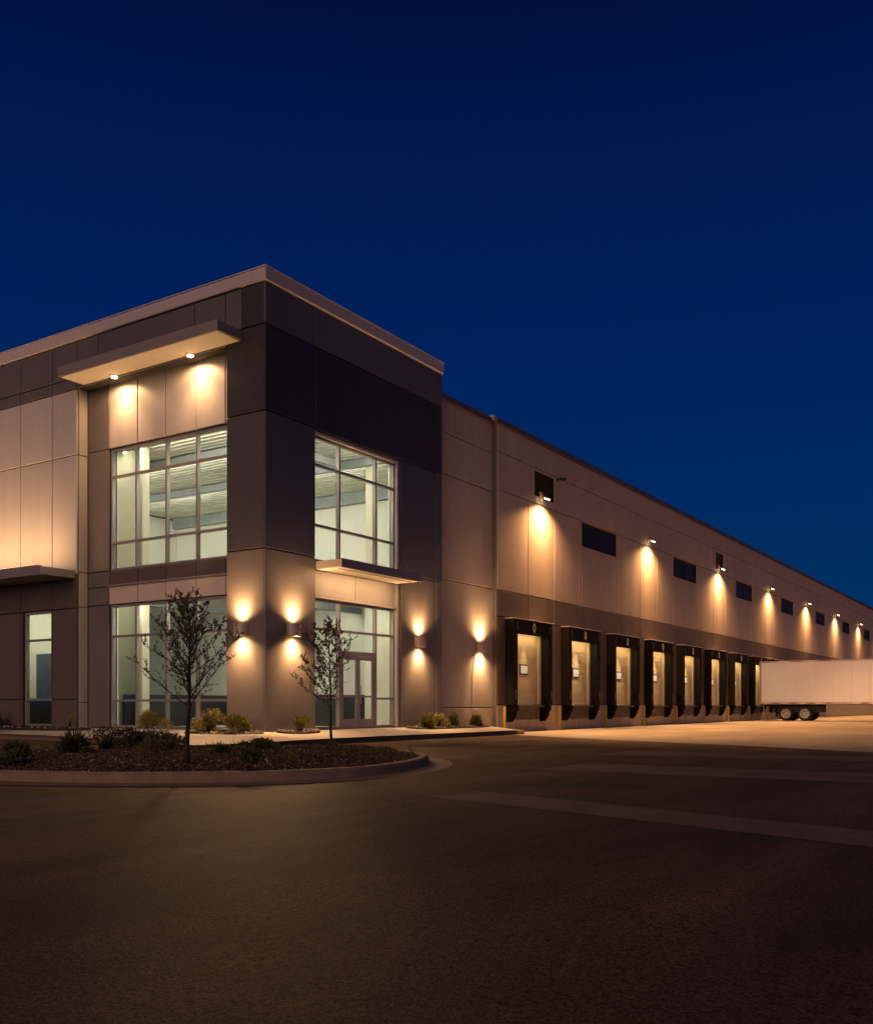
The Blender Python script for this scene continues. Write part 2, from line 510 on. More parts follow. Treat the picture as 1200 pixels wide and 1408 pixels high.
g = MB()
ap = [(12.2, -1.2), (11.4, -1.75), (8.08, -7.4), (6.3, -11.5), (3.8, -15.5), (-3, -27), (140, -27), (140, 0.1), (12.2, .1)]
g.add([(x, y, .004) for x, y in ap], [tuple(range(len(ap)))])
tag(g.build('concrete_apron', 'apron'), 'pale concrete apron in front of the docks', kind='structure')

def strip(name, line, w, mat, label, z=.004):
    L = catmull(line, 8)
    a, b = offset(L, w / 2), offset(L, -w / 2)
    m = ribbon([[(p.x, p.y, z) for p in a], [(p.x, p.y, z) for p in b]])
    return tag(m.build(name, mat), label, kind='structure')
strip('concrete_strip', [(-10.36, -12.85), (-10.5, -13.3), (-11.95, -17.9), (-14.0, -24.4), (-17, -34)], .95, 'strip', 'lighter drainage strip across the asphalt')
strip('asphalt_band', [(-4.6, -11.6), (-4.7, -13.2), (-4.7, -16.5), (-4.6, -20), (-4.2, -34)], 2.1, 'pale_asphalt', 'paler asphalt strip')  # paler bands laid over the asphalt
strip('asphalt_band', [(.6, -10.4), (.8, -14.2), (.9, -20), (.9, -34)], 1.9, 'pale_asphalt', 'paler asphalt strip near the apron')

# sidewalk with kerb
kerb_pts = [(11.9, -1.72), (9.5, -1.75), (7, -1.75), (4.8, -1.68), (2.9, -1.62), (.8, -1.68), (-.9, -1.8), (-2.3, -2.05), (-3.7, -2.2), (-4.6, -1.95),
            (-4.85, -1.2), (-4.35, .1), (-3.6, 1.8), (-2.8, 3.6), (-2.25, 5.4), (-1.85, 7.2), (-1.7, 9), (-1.7, 12), (-1.7, 20)]
KL = catmull(kerb_pts, 6)
k_top_in = offset(KL, -.16)
def tow(p):
    """nearest point of the building face for a kerb point"""
    if p.y <= 0 and p.x >= 0: return Vector((p.x, .02))
    if p.x <= 0 and p.y >= 0: return Vector((.02, p.y))
    return Vector((.02, .02))
KZ = .17
rows = [[(p.x, p.y, -.05) for p in offset(KL, .02)], [(p.x, p.y, KZ - .03) for p in KL], [(p.x, p.y, KZ) for p in offset(KL, -.03)], [(p.x, p.y, KZ) for p in k_top_in]]
tag(ribbon(rows).build('kerb', 'kerb'), 'concrete kerb round the entrance sidewalk', kind='structure')
rowa, rowb, rowc = [], [], []
for p, q in zip(offset(KL, -.17), KL):
    w = tow(Vector((p.x, p.y)))
    if p.x < 0 and p.y < 0: pass
    rowa.append((p.x, p.y, KZ - .002)); m_ = (Vector((p.x, p.y)) * .5 + w * .5)
    rowb.append((m_.x, m_.y, KZ + .09)); rowc.append((w.x + (.75 if abs(w.x - .02) < 1e-4 else 0), w.y + (.35 if abs(w.y - .02) < 1e-4 or p.y < 0 else 0), .36))
sw = ribbon([rowa, rowb, rowc]).build('sidewalk', 'concrete')
tag(sw, 'concrete sidewalk along the entrance front', kind='structure')
# score joints: thin recessed-looking filler bars crossing the walk
KE = MB(); KE.cbox(11.85, 12.35, -1.86, -1.5, -.02, .155, b=.03)
tag(KE.build('kerb_end', 'yellow'), 'yellow painted end of the sidewalk kerb beside the first dock', 'kerb end')
def walk_z(x, y):
    d = min(abs(y) / 1.75 if x > 0 else abs(x) / 2.2, 1) if (x > 0 or y > 0) else min(math.hypot(x, y) / 2.6, 1)
    return .36 - .17 * d

# island
isl = [(-12.45, -4.4), (-12.3, -6.2), (-11.9, -7.4), (-11.4, -8.35), (-10.75, -9.15), (-9.9, -9.8), (-8.6, -10.15), (-6.9, -9.85), (-5.3, -9.1), (-4.2, -8.1),
       (-3.75, -7.1), (-4.1, -6.1), (-5.0, -5.1), (-6.1, -4.1), (-7.3, -2.9), (-8.4, -1.2), (-9.4, .8), (-10.6, 2.2), (-11.8, 1.2), (-12.3, -1.5)]
IL = catmull(isl, 6, True)
def irow(d, z): return [(p.x, p.y, z) for p in offset(IL, d, True)]
tag(ribbon([irow(.03, -.03), irow(.0, .125), irow(-.03, .155), irow(-.17, .155), irow(-.18, .05)], True).build('kerb', 'kerb', smooth=False), 'rounded concrete kerb of the planted island', kind='structure')
tag(ribbon([irow(.46, .004), irow(.02, .010)], True).build('gutter', 'kerb'), 'concrete gutter pan round the planted island', kind='structure')
cen = Vector((sum(p.x for p in IL) / len(IL), sum(p.y for p in IL) / len(IL)))
poly = [(p.x, p.y) for p in offset(IL, -.17, True)]
def inside(x, y):
    c = False; n = len(poly)
    for i in range(n):
        x0, y0 = poly[i]; x1, y1 = poly[i - 1]
        if (y0 > y) != (y1 > y) and x < (x1 - x0) * (y - y0) / (y1 - y0) + x0: c = not c
    return c
def edge_dist(x, y): return min(math.hypot(x - a, y - b) for a, b in poly)
rng = random.Random(3)
def mound(x, y):
    d = edge_dist(x, y)
    return .115 + .17 * (1 - math.exp(-d / 1.1)) + .018 * math.sin(x * 2.3 + y) * math.cos(y * 1.9 - x) 
rings = []
for t in (1, .97, .92, .85, .75, .63, .5, .36, .2, .05):
    row = []
    for (x, y) in poly:
        px, py = cen.x + (x - cen.x) * t, cen.y + (y - cen.y) * t
        row.append((px, py, mound(px, py) + (rng.uniform(-.02, .02) if t < 1 else -.02)))
    rings.append(row)
tag(ribbon(rings, True).build('mulch_bed', 'mulch', smooth=True), 'dark bark mulch filling the kerbed island', kind='stuff')
def chips(name, n, sampler, mat, s0, s1, label, flat=.35, seed=1):
    r = random.Random(seed); mb = MB()
    for _ in range(n):
        x, y, z = sampler(r)
        M = Matrix.Translation((x, y, z)) @ Matrix.Rotation(r.uniform(0, 6.28), 4, 'Z') @ Matrix.Rotation(r.uniform(-.7, .7), 4, 'X') @ Matrix.Rotation(r.uniform(-.6, .6), 4, 'Y')
        a, b, c = r.uniform(s0, s1), r.uniform(s0, s1) * .5, r.uniform(s0, s1) * flat
        mb.box(-a, a, -b, b, -c, c, M=M)
    return tag(mb.build(name, mat, recalc=False), label, kind='stuff')
def in_island(r, near=True):
    while True:
        x, y = r.uniform(-12.4, -3.7), r.uniform(-10, 1)
        if inside(x, y) and (not near or r.random() < (1.0 if (x + .7 * y) < -11 else .45)):
            return x, y, mound(x, y) + .012
chips('bark_chips', 9000, in_island, 'chip', .012, .045, 'loose bark chips on the island', seed=2)
chips('pale_chips', 700, in_island, 'stone', .008, .022, 'pale chips and pebbles scattered in the bark', flat=.6, seed=4)

# ------------------------------------------------------------------ the warehouse building
B = thing('warehouse', 'long beige and charcoal warehouse with a glazed two-storey corner entrance and a row of docks', 'warehouse')
# corner block, entrance face (Y = 0)
O_R = (2.22, 6.76, .36, 9.56)
def mat_R(u, z):
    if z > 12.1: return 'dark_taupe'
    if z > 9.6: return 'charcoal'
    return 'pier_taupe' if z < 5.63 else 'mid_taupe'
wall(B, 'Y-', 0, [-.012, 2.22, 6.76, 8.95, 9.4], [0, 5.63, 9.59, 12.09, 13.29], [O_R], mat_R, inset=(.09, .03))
# corner block, left face (X = 0): pier, then the band above the glazed bay and the left wing
def mat_L(u, z):
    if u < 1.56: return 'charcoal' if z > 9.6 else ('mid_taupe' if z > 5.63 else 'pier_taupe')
    if z > 11.7: return 'dark_taupe'
    if u < 8.49: return None
    return 'pale' if z > 5.45 else 'taupe'
wall(B, 'X-', 0, [.046, 1.56], [0, 5.63, 9.59, 12.09], [], mat_L, inset=(.03, .01))
wall(B, 'X-', 0, [.046, .92], [12.09, 13.29], [], lambda u, z: 'charcoal', inset=(.03, 0))
wall(B, 'X-', 0, [.92, 1.6, 2.9, 7.4, 8.49, 9.82, 11.62, 13.4, 15.2, 17, 20], [12.09, 13.29], [], lambda u, z: 'dark_taupe')
wall(B, 'X-', 0, [1.56, 2.9, 7.4, 8.49, 9.82, 11.62, 13.4, 15.2, 17, 20], [11.7, 12.09], [], lambda u, z: 'dark_taupe')
W_WIN = (9.9, 11.5, .36, 4.36)
wall(B, 'X-', 0, [8.49, 9.82, 11.62, 13.4, 15.2, 17, 20], [0, 1.3, 4.36, 5.5, 9.5, 11.7], [W_WIN], mat_L, thick=.10)
# glazed bay set back between pier and wing
O_B1, O_B2 = (1.3, 7.4, 5.56, 9.62), (1.3, 7.4, .36, 4.44)
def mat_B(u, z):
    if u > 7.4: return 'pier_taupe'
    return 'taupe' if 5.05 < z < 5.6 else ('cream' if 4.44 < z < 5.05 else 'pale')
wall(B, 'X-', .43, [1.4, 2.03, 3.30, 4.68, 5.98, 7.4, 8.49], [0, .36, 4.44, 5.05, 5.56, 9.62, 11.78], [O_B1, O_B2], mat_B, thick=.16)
lg = MB(); lg.cbox(.36, .44, 1.56, 7.4, 5.03, 5.09, b=.01); lg.build('ledge', 'canopy_metal', B)
# end face of the wing, facing the bay
for z0, z1 in ((0, 1.2), (1.2, 4.4), (4.4, 5.56), (5.56, 9.5), (9.5, 11.74)):
    panel_mesh('Y-', 8.47, .065, .43, z0, z1, .05, .012).build('wall_panel', 'pale', B)
jm = MB(); jm.box(.03, .5, 8.515, 8.8, 0, 11.7); jm.build('wall', 'joint', B)

# section between the block and the docks, slightly set back
def mat_S(u, z): return 'beige' if z > 1.05 else 'base_taupe'
wall(B, 'Y-', .16, [9.4, 13.5], [0, 1.02, 5.8, 9.73, 11.28, 12.45], [], mat_S)
# dock wall
DC = [15.93 + 5.21 * k for k in range(11)]
D_HOLES = [(c - 1.5, c + 1.5, 1.13, 4.16) for c in DC]
LV = [(16.82, 18.73, 10.22, 11.28), (42.77, 44.4, 10.15, 11.2)]
SLOT = [(21.7 + 12.84 * k, 25.98 + 12.84 * k, 8.70, 9.82) for k in range(8)]
c_holes = D_HOLES + LV + SLOT
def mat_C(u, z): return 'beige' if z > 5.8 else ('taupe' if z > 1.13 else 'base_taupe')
u_fine = [13.5, 16.2] + [18.73 + 2.605 * k for k in range(24)]
u_fine = [u for u in u_fine if u < 80] + [80 + 5.2 * k for k in range(1, 12)]
u_low = u_fine
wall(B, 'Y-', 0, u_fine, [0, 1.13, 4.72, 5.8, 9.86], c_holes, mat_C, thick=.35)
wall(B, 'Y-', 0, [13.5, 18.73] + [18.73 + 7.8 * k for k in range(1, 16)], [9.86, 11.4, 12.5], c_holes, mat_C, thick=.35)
rt = MB(); rt.box(13.44, 13.498, .02, .5, 0, 12.6); rt.build('wall_return', 'taupe', B)

# cornice, copings, roofs
cp = MB()
cp.cbox(-.07, 9.41, -.07, .5, 13.30, 13.68, b=.02); cp.cbox(-.07, .5, .502, 20, 13.301, 13.679, b=.02)
cp.box(-.09, 9.43, -.09, .5, 13.682, 13.71); cp.box(-.09, .5, .502, 20, 13.6821, 13.709)
cp.build('cornice', 'coping', B)
cp = MB(); cp.cbox(9.42, 13.5, .10, .75, 12.45, 12.70, b=.015); cp.build('coping', 'coping_dark', B)
cp = MB(); cp.cbox(13.42, 136, -.06, .5, 12.5, 12.74, b=.015); cp.build('coping', 'coping_dark', B)
pc = MB(); pc.cbox(13.30, 13.415, .05, .6, 12.60, 12.82, b=.01); pc.build('parapet_cap', 'pale', B)
rf = MB(); rf.box(.4, 9.3, .4, 30, 12.95, 13.1); rf.box(9.3, 136, .7, 60, 12.1, 12.25); rf.build('roof', 'roof', B)
sd_ = MB(); sd_.box(9.2, 9.398, .52, 30, 12.4, 13.6); sd_.box(135.6, 135.9, .4, 60, 0, 12.6); sd_.box(.4, 135, 59.7, 60, 0, 12.6); sd_.box(0, .36, 20, 60, 0, 13.2)
sd_.build('side_wall', 'joint', B)

# canopies
cn = MB(); cn.cbox(-.95, .55, 1.0 - .06, 8.15, 11.77, 12.06, b=.012); cn.cbox(-.97, -.9, .93, 8.16, 11.75, 12.075, b=.008)
cn.build('canopy', 'canopy_metal', B, label='high canopy over the glazed left bay, downlights in its soffit')
cn = MB(); cn.box(-.89, .40, 1.02, 8.12, 11.758, 11.769); cn.build('soffit_panel', 'soffit', B)
cn = MB(); cn.box(2.3, 6.44, -.94, -.01, 5.268, 5.279); cn.build('soffit_panel', 'soffit', B)
cn = MB(); cn.cbox(-1.3, .02, 8.6, 20, 5.36, 5.63, b=.012); cn.cbox(-1.32, -1.25, 8.58, 20, 5.345, 5.645, b=.008)
cn.build('canopy', 'canopy_metal', B, label='low canopy on the left wing')
cn = MB(); cn.cbox(2.24, 6.5, -1.0, .02, 5.28, 5.52, b=.012); cn.cbox(2.22, 6.52, -1.02, -.95, 5.265, 5.535, b=.008)
cn.build('canopy', 'canopy_metal', B, label='canopy over the entrance doors')
# spandrel above the doors
for a, c in ((2.1, 4.4), (4.4, 6.72)):
    panel_mesh('Y-', .16, a, c, 4.5, 5.5, .05, .01).build('spandrel', 'pale', B)
jb = MB(); jb.box(2.1, 6.74, .22, .5, 4.5, 5.55); jb.build('wall', 'joint', B)
tr = MB(); tr.cbox(6.62, 6.74, .07, .35, .36, 9.54, b=.01); tr.cbox(2.1, 6.62, .07, .35, 9.44, 9.54, b=.01); tr.cbox(2.1, 6.62, .10, .35, 4.42, 4.5, b=.008)
tr.build('window_surround', 'coping', B)

# windows
window(B, 'Y-', .25, 1.67, 6.64, 5.56, 9.45, [3.62, 5.57], [6.69, 8.56])
window(B, 'Y-', .25, 1.67, 6.64, .36, 4.42, [3.62, 5.57], [1.33, 3.48], skip={(1, 0), (1, 1), (1, -1), (1, -2)})
window(B, 'X-', .57, 1.35, 7.38, 5.57, 9.60, [2.0, 3.34, 4.72, 6.14], [6.48, 8.68])
window(B, 'X-', .57, 1.35, 7.38, .37, 4.43, [2.0, 3.34, 4.72, 6.14], [1.26, 3.39])
window(B, 'X-', .16, 9.92, 11.48, .38, 4.35, [], [1.3, 3.37])

# entrance doors (two leaves) with header
hd = MB(); hd.cbox(3.655, 5.535, .19, .31, 2.72, 2.86, b=.006); hd.cbox(3.655, 3.72, .19, .31, .36, 2.72, b=.005); hd.cbox(5.47, 5.535, .19, .31, .36, 2.72, b=.005)
hd.build('door_frame', 'frame_metal', B)
hg = MB(); hg.box(3.655, 5.535, .244, .256, 2.86, 3.46); hg.build('pane', 'glass', B)
for a, c, hx in ((3.725, 4.592, 4.50), (4.598, 5.465, 4.69)):
    d = MB(); st = .11
    d.cbox(a, a + st, .20, .25, .38, 2.71, b=.005); d.cbox(c - st, c, .20, .25, .38, 2.71, b=.005)
    d.cbox(a + st, c - st, .203, .247, .38, .66, b=.004); d.cbox(a + st, c - st, .203, .247, 2.58, 2.71, b=.004); d.cbox(a + st, c - st, .205, .245, 1.36, 1.42, b=.004)
    leaf = d.build('entrance_door', 'frame_metal', B)
    p = MB(); p.box(a + st, c - st, .22, .23, .66, 1.36); p.build('pane', 'glass', leaf)
    p = MB(); p.box(a + st, c - st, .22, .23, 1.42, 2.58); p.build('pane', 'glass', leaf)
    h = MB(); h.tube((hx, .15, 1.15), (hx, .15, 1.75), .016); h.tube((hx, .15, 1.2), (hx, .2, 1.2), .012); h.tube((hx, .15, 1.7), (hx, .2, 1.7), .012)
    h.build('handle', 'galv', leaf)

# rooms behind the glass
def lit_room(x1, y1, z0, z1, holesL, holesR, wallmat, xr):
    fl = MB(); fl.box(.7, x1, .5, y1, z0 - .1, z0); fl.build('interior_floor', 'carpet', B)
    wl_ = MB(); wl_.box(x1, x1 + .1, .5, y1, z0, z1); wl_.box(.7, x1, y1, y1 + .1, z0, z1)
    wl_.box(9.41, x1, .80, .86, z0, z1) if x1 > 9.5 else None
    wl_.build('interior_wall', wallmat, B)
    ln = MB()
    for r in carve((.5, y1, z0, z1), holesL): fbox(ln, 'X-', .80, r[0], r[1], 0, .06, r[2], r[3])
    for r in carve((.5, min(x1, 9.3), z0, z1), holesR): fbox(ln, 'Y-', .46, r[0], r[1], 0, .06, r[2], r[3])
    ln.build('interior_lining', 'interior_white', B)
X1U, X1L, YE = 11.3, 8.7, 16.2
lit_room(X1U, YE, 5.22, 9.85, [(1.2, 7.45, 5.5, 9.66)], [(1.6, 6.72, 5.5, 9.52)], 'interior_white', 0)
lit_room(X1L, YE, .37, 4.80, [(1.2, 7.45, .3, 4.5), (9.6, 12.9, .3, 4.5)], [(1.6, 6.72, .3, 4.46)], 'interior_white', 0)
# ceilings: ribbed metal deck with beams above, plain board below
cl = MB()
cl.box(.5, X1U + .1, .5, YE + .1, 9.93, 10.0)
y = .6
rr = random.Random(5)
x = .9
while x < X1U:
    w_ = .09 + rr.uniform(-.02, .03)
    cl.box(x, x + w_, .52, YE, 9.90, 9.93); x += .27 + rr.uniform(-.03, .05)
cl.build('ceiling', 'deck', B)
for bx in (3.1, 6.8):
    b_ = MB(); b_.cbox(bx, bx + .22, .55, YE, 9.62, 9.885, b=.01); b_.build('beam', 'beam', B)
b_ = MB(); b_.cbox(3.33, 6.78, 2.6, 2.82, 9.62, 9.885, b=.01); b_.build('beam', 'beam', B)
b_ = MB(); b_.cbox(11.0, 11.28, .9, YE, 9.45, 9.885, b=.01); b_.build('beam', 'beam', B)
cl = MB(); cl.box(.5, X1L + .1, .5, YE + .1, 4.80, 4.88); cl.build('ceiling', 'interior_white', B)
for by in (3.2, 7.6):
    b_ = MB(); b_.cbox(.95, X1L, by, by + .25, 4.58, 4.798, b=.01); b_.build('beam', 'beam', B)
# columns, partitions, dark wainscot
for (cx, cy, z0, z1) in ((1.55, 7.05, 5.22, 9.86), (7.2, 1.6, 5.22, 9.86), (1.55, 7.05, .37, 4.8)):
    c_ = MB(); c_.cbox(cx - .16, cx + .16, cy - .16, cy + .16, z0, z1, b=.02); c_.build('column', 'interior_warm', B)
pw = MB(); pw.box(7.0, 7.12, .55, 1.75, .37, 4.79); pw.build('partition', 'interior_white', B)
pw = MB(); pw.box(.95, 1.9, 7.6, 7.7, .37, 4.79); pw.build('partition', 'olive', B)
pw = MB(); pw.box(.95, 1.9, 7.6, 7.7, 5.22, 9.85); pw.build('partition', 'interior_warm', B)
wn_ = MB(); wn_.cbox(5.9, 6.0, 1.9, 7.7, .37, 1.48, b=.01); wn_.cbox(1.1, 5.9, 7.4, 7.5, .37, 1.48, b=.01); wn_.build('low_partition', 'low_dark', B)
wn_ = MB(); wn_.cbox(8.55, 8.69, .6, YE, .37, 1.5, b=.01); wn_.build('wainscot', 'low_dark', B)
wn_ = MB(); wn_.cbox(1.5, 1.6, 8.9, 16.1, .37, 1.36, b=.01); wn_.build('low_partition', 'low_dark', B)
pw = MB(); pw.box(2.6, 2.7, 8.2, 16.15, .37, 4.79); pw.build('partition', 'interior_white', B)
idr = MB(); idr.cbox(2.54, 2.598, 13.35, 14.4, .38, 3.1, b=.01); idr.build('interior_door', 'blue_door', B)

# cove lights on the window heads (interior fixtures)
def cove(face, plane, u0, u1, z, mat, label):
    t = thing('cove_light', label, 'light fixture')
    h = MB(); fbox(h, face, plane, u0, u1, 0, .03, z - .16, z + .06); fbox(h, face, plane, u0, u1, .03, .20, z + .03, z + .06); fbox(h, face, plane, u0 - .03, u0 - .002, 0, .20, z - .16, z + .06); fbox(h, face, plane, u1 + .002, u1 + .03, 0, .20, z - .16, z + .06)
    h.build('housing', 'interior_white', t)
    e_ = MB(); p = [fpt(face, plane, u, d, zz) for u, d, zz in ((u0, .035, z - .12), (u1, .035, z - .12), (u1, .19, z + .02), (u0, .19, z + .02), (u0, .035, z + .02), (u1, .035, z + .02))]
    e_.add(p, [(0, 1, 2, 3), (3, 2, 5, 4), (0, 4, 5, 1), (0, 3, 4), (1, 5, 2)])
    e_.build('diffuser', mat, t)
cove('X-', .87, 1.5, 7.3, 9.76, 'room_lens', 'upper cove light inside the glazed left bay')
cove('Y-', .53, 2.0, 6.6, 9.72, 'room_lens', 'upper cove light inside the entrance front glazing')
cove('X-', .87, 1.5, 7.3, 4.66, 'room_lens_low', 'lower cove light inside the glazed left bay')
cove('Y-', .53, 2.0, 6.6, 4.66, 'room_lens_low', 'lower cove light above the entrance doors inside')
cove('X-', .87, 8.3, 15.9, 4.66, 'lens_dim', 'cove light behind the narrow window of the left wing')

# strip lights hung on the far side of the ceiling beams
def strip_light(label, x0, x1, y0, y1, z, mat):
    t = thing('strip_light', label, 'light fixture')
    xm, ym = (x0 + x1) / 2, (y0 + y1) / 2
    h = MB(); h.cbox(*((x0, x1, ym - .02, ym + .02) if x1 - x0 > y1 - y0 else (xm - .02, xm + .02, y0, y1)), z + .001, z + .05, b=.004); h.build('housing', 'interior_white', t)
    l = MB(); l.cbox(x0 + .01, x1 - .01, y0 + .01, y1 - .01, z - .05, z - .001, b=.01); l.build('diffuser', mat, t)
strip_light('strip light behind the first ceiling beam upstairs', 3.34, 3.44, 3.2, 15.5, 9.72, 'strip_lens')
strip_light('strip light behind the second ceiling beam upstairs', 7.04, 7.14, 1.2, 15.5, 9.72, 'strip_lens')
strip_light('strip light behind the cross beam upstairs', 3.6, 6.6, 2.84, 2.94, 9.72, 'strip_lens')
strip_light('strip light behind the first cross beam downstairs', 1.2, 8.2, 3.47, 3.57, 4.68, 'strip_lens_low')
strip_light('strip light behind the second cross beam downstairs', 2.9, 8.2, 7.87, 7.97, 4.68, 'strip_lens_low')

# dock doors
for k, c in enumerate(DC):
    fr = MB(); fr.cbox(c - 1.498, c - 1.30, .0, .2, 1.16, 4.15, b=.008); fr.cbox(c + 1.26, c + 1.498, .0, .2, 1.16, 4.15, b=.008)
    fr.cbox(c - 1.30, c + 1.26, .002, .198, 4.06, 4.15, b=.008); fr.cbox(c - 1.498, c + 1.498, -.03, .2, 1.10, 1.158, b=.006)
    dd = fr.build('dock_door', 'jamb', B)
    n = 6; hgt = (4.06 - 1.165) / n
    for j in range(n):
        z0 = 1.165 + j * hgt
        s_ = MB(); s_.cbox(c - 1.298, c + 1.258, .07, .12, z0 + .002, z0 + hgt - .002, b=.006)
        s_.build('door_section', 'dock_door', dd)
    v = MB(); v.cbox(c - .42, c + .34, .045, .069, 2.41, 2.84, b=.006); v.build('vision_frame', 'louver', dd)
    v = MB(); v.box(c - .34, c + .28, .038, .044, 2.46, 2.79); v.build('vision_pane', 'vision_glow', dd)

# clerestory windows and louvres of the dock wall
for k, (a, c, z0, z1) in enumerate(SLOT):
    fr = MB(); w_ = .06
    fbox(fr, 'Y-', .10, a + .016, a + w_, -.05, .05, z0 + .016, z1 - .016, b=.005); fbox(fr, 'Y-', .10, c - w_, c - .016, -.05, .05, z0 + .016, z1 - .016, b=.005)
    mid = (a + c) / 2
    fbox(fr, 'Y-', .10, mid - .03, mid + .03, -.05, .05, z0 + w_, z1 - w_, b=.005)
    fbox(fr, 'Y-', .10, a + w_, c - w_, -.048, .048, z0 + .016, z0 + w_, b=.005); fbox(fr, 'Y-', .10, a + w_, c - w_, -.048, .048, z1 - w_, z1 - .016, b=.005)
    f_ = fr.build('window', 'louver', B)
    for a2, c2 in ((a + w_, mid - .03), (mid + .03, c - w_)):
        p = MB(); p.box(a2, c2, .096, .104, z0 + w_, z1 - w_); p.build('pane', 'dark_panel', f_)
    bk = MB(); bk.box(a, c, .36, .4, z0, z1); bk.build('window_reveal', 'low_dark', f_)
for a, c, z0, z1 in LV:
    fr = MB()
    fbox(fr, 'Y-', .08, a + .016, a + .06, -.05, .1, z0 + .016, z1 - .016, b=.005); fbox(fr, 'Y-', .08, c - .06, c - .016, -.05, .1, z0 + .016, z1 - .016, b=.005)
    fbox(fr, 'Y-', .08, a + .06, c - .06, .08, .1, z0 + .016, z1 - .016)
    f_ = fr.build('louvre', 'louver', B)
    n = 9
    for j in range(n):
        z = z0 + .05 + j * (z1 - z0 - .1) / n
        s_ = MB(); M = Matrix.Translation((0, .09, z + .04)) @ Matrix.Rotation(R(-38), 4, 'X')
        s_.box(a + .06, c - .06, -.055, .055, -.005, .005, M=M); s_.build('slat', 'louver', f_)

# downpipe at the step of the facade and the thin conduit under the sconce
dp = MB(); dp.tube((13.38, .125, .1), (13.38, .125, 12.4), .025, n=10)
for z in (.6, 2.6, 4.6, 6.6, 8.6): dp.box(13.34, 13.42, .09, .15, z, z + .05)
dp.build('downpipe', 'taupe', B)
cd = MB(); cd.tube((11.8, .148, 1.03), (11.8, .148, 2.3), .008, n=6); cd.tube((11.8, .148, 2.3), (12.0, .148, 3.15), .008, n=6); cd.build('conduit', 'fixture', B)

# ------------------------------------------------------------------ lights on the walls
def sconce(label, x, y, z, out, group='up and down wall sconces', flood=1.0, aim=0.0):
    """half-round up/down sconce; local frame: wall plane y=0, outward -y"""
    rz = 0 if out == 'Y-' else -math.pi / 2
    t = thing('wall_sconce', label, 'wall light', (x, y, z), rz, group)
    n = 12; r = .25
    poly_ = [(r * math.cos(math.pi + math.pi * k / n), -.035 + r * math.sin(math.pi + math.pi * k / n) * .95) for k in range(n + 1)]
    inner = [(p[0] * .9, -.035 + (p[1] + .035) * .9) for p in poly_]
    b = MB(); P = []
    for pl, zz in ((poly_, -.18), (poly_, .18), (inner, .18), (inner, -.18)): P += [Vector((a, c, zz)) for a, c in pl]
    m = n + 1
    F = []
    for q in range(4):
        for k in range(n): F.append((q * m + k, q * m + k + 1, ((q + 1) % 4) * m + k + 1, ((q + 1) % 4) * m + k))
        F.append((q * m, q * m, q * m)) if False else None
    b.add(P, F)
    b.build('shade', 'fixture', t)
    bp = MB(); bp.cbox(-.25, .25, -.035, 0, -.178, .178, b=.006); bp.build('back_plate', 'fixture', t)
    lamp('sconce_flood', 'SPOT', (0, -.27, -.20), P_SCONCE_OUT * flood, WARM, t, (aim, -1, -.13), 96, 1.0, .40)
    for s in (1, -1):
        l = MB(); l.lathe([(.001, 0), (.10, 0), (.10, .03), (.001, .03)], 16, Matrix.Translation((0, -.12, s * .12 - .015))); l.build('lens', 'lens_soft', t)
        lamp('sconce_throw', 'SPOT', (0, -.13, s * .165), P_SCONCE_V, WARM, t, (0, .0, s), 88, 1.0, .05)
        lamp('sconce_beam', 'SPOT', (0, -.22, s * .165), P_SCONCE_BEAM, WARM, t, (0, .0, s), 148, .85, .08)
        lamp('sconce_lamp', 'SPOT', (0, -.17, s * .165), P_SCONCE_UP if s > 0 else P_SCONCE_DN, WARM, t, (0, .03, s), 116, 1.0, .04)
    return t
sconce('cylinder sconce on the left face of the corner pier', 0, .89, 3.32, 'X-', aim=.40)
sconce('cylinder sconce on the entrance face of the corner pier', 1.15, 0, 3.32, 'Y-', aim=-.75)
sconce('cylinder sconce on the dark pier right of the entrance doors', 7.82, 0, 3.34, 'Y-', flood=.3)
sconce('cylinder sconce on the beige wall before the first dock', 12.37, .16, 3.40, 'Y-', flood=.3)

pack_labels = ['wall floodlight under the square louvre nearest the corner block', 'second wall floodlight from the corner block, above the third dock',
               'wall floodlight under the narrow second louvre', 'fourth wall floodlight from the corner block, between two slot windows',
               'fifth wall floodlight from the corner block, above the white trailer', 'sixth wall floodlight from the corner block',
               'seventh wall floodlight from the corner block, last one lit in view', 'eighth wall floodlight from the corner block']
def wall_pack(label, x):
    t = thing('wall_floodlight', label, 'wall light', (x, 0, 10.0), 0, 'floodlights along the dock wall')
    pw_k = random.uniform(.82, 1.15)
    b = MB(); b.cbox(-.13, .13, -.05, 0, .02, .42, b=.012); b.tube((0, -.05, .26), (0, -.25, .2), .03, n=8)
    b.build('bracket', 'fixture', t)
    M = Matrix.Translation((0, -.33, .13)) @ Matrix.Rotation(R(20), 4, 'X')
    h = MB(); h.cbox(-.14, .14, -.12, .12, -.03, .04, b=.012, M=M); h.build('head', 'fixture', t)
    l = MB(); l.cbox(-.11, .11, -.09, .09, -.055, -.032, b=.006, M=M); l.build('lens', 'lens', t)
    lamp('floodlight_lamp', 'SPOT', (0, -.30, .02), P_PACK * pw_k, WARM_PACK, t, (0, .07, -1), 46, 1.0, .05)
    lamp('floodlight_spill', 'SPOT', (0, -.62, .02), P_PACK_WIDE * pw_k, WARM_PACK, t, (0, .0, -1), 150, 1.0, .06)
    lamp('floodlight_throw', 'SPOT', (0, -.40, .02), P_PACK_OUT, WARM_PACK, t, (0, -.80, -1), 96, .8, .05)
for k in range(8): wall_pack(pack_labels[k], 17.35 + 12.95 * k)

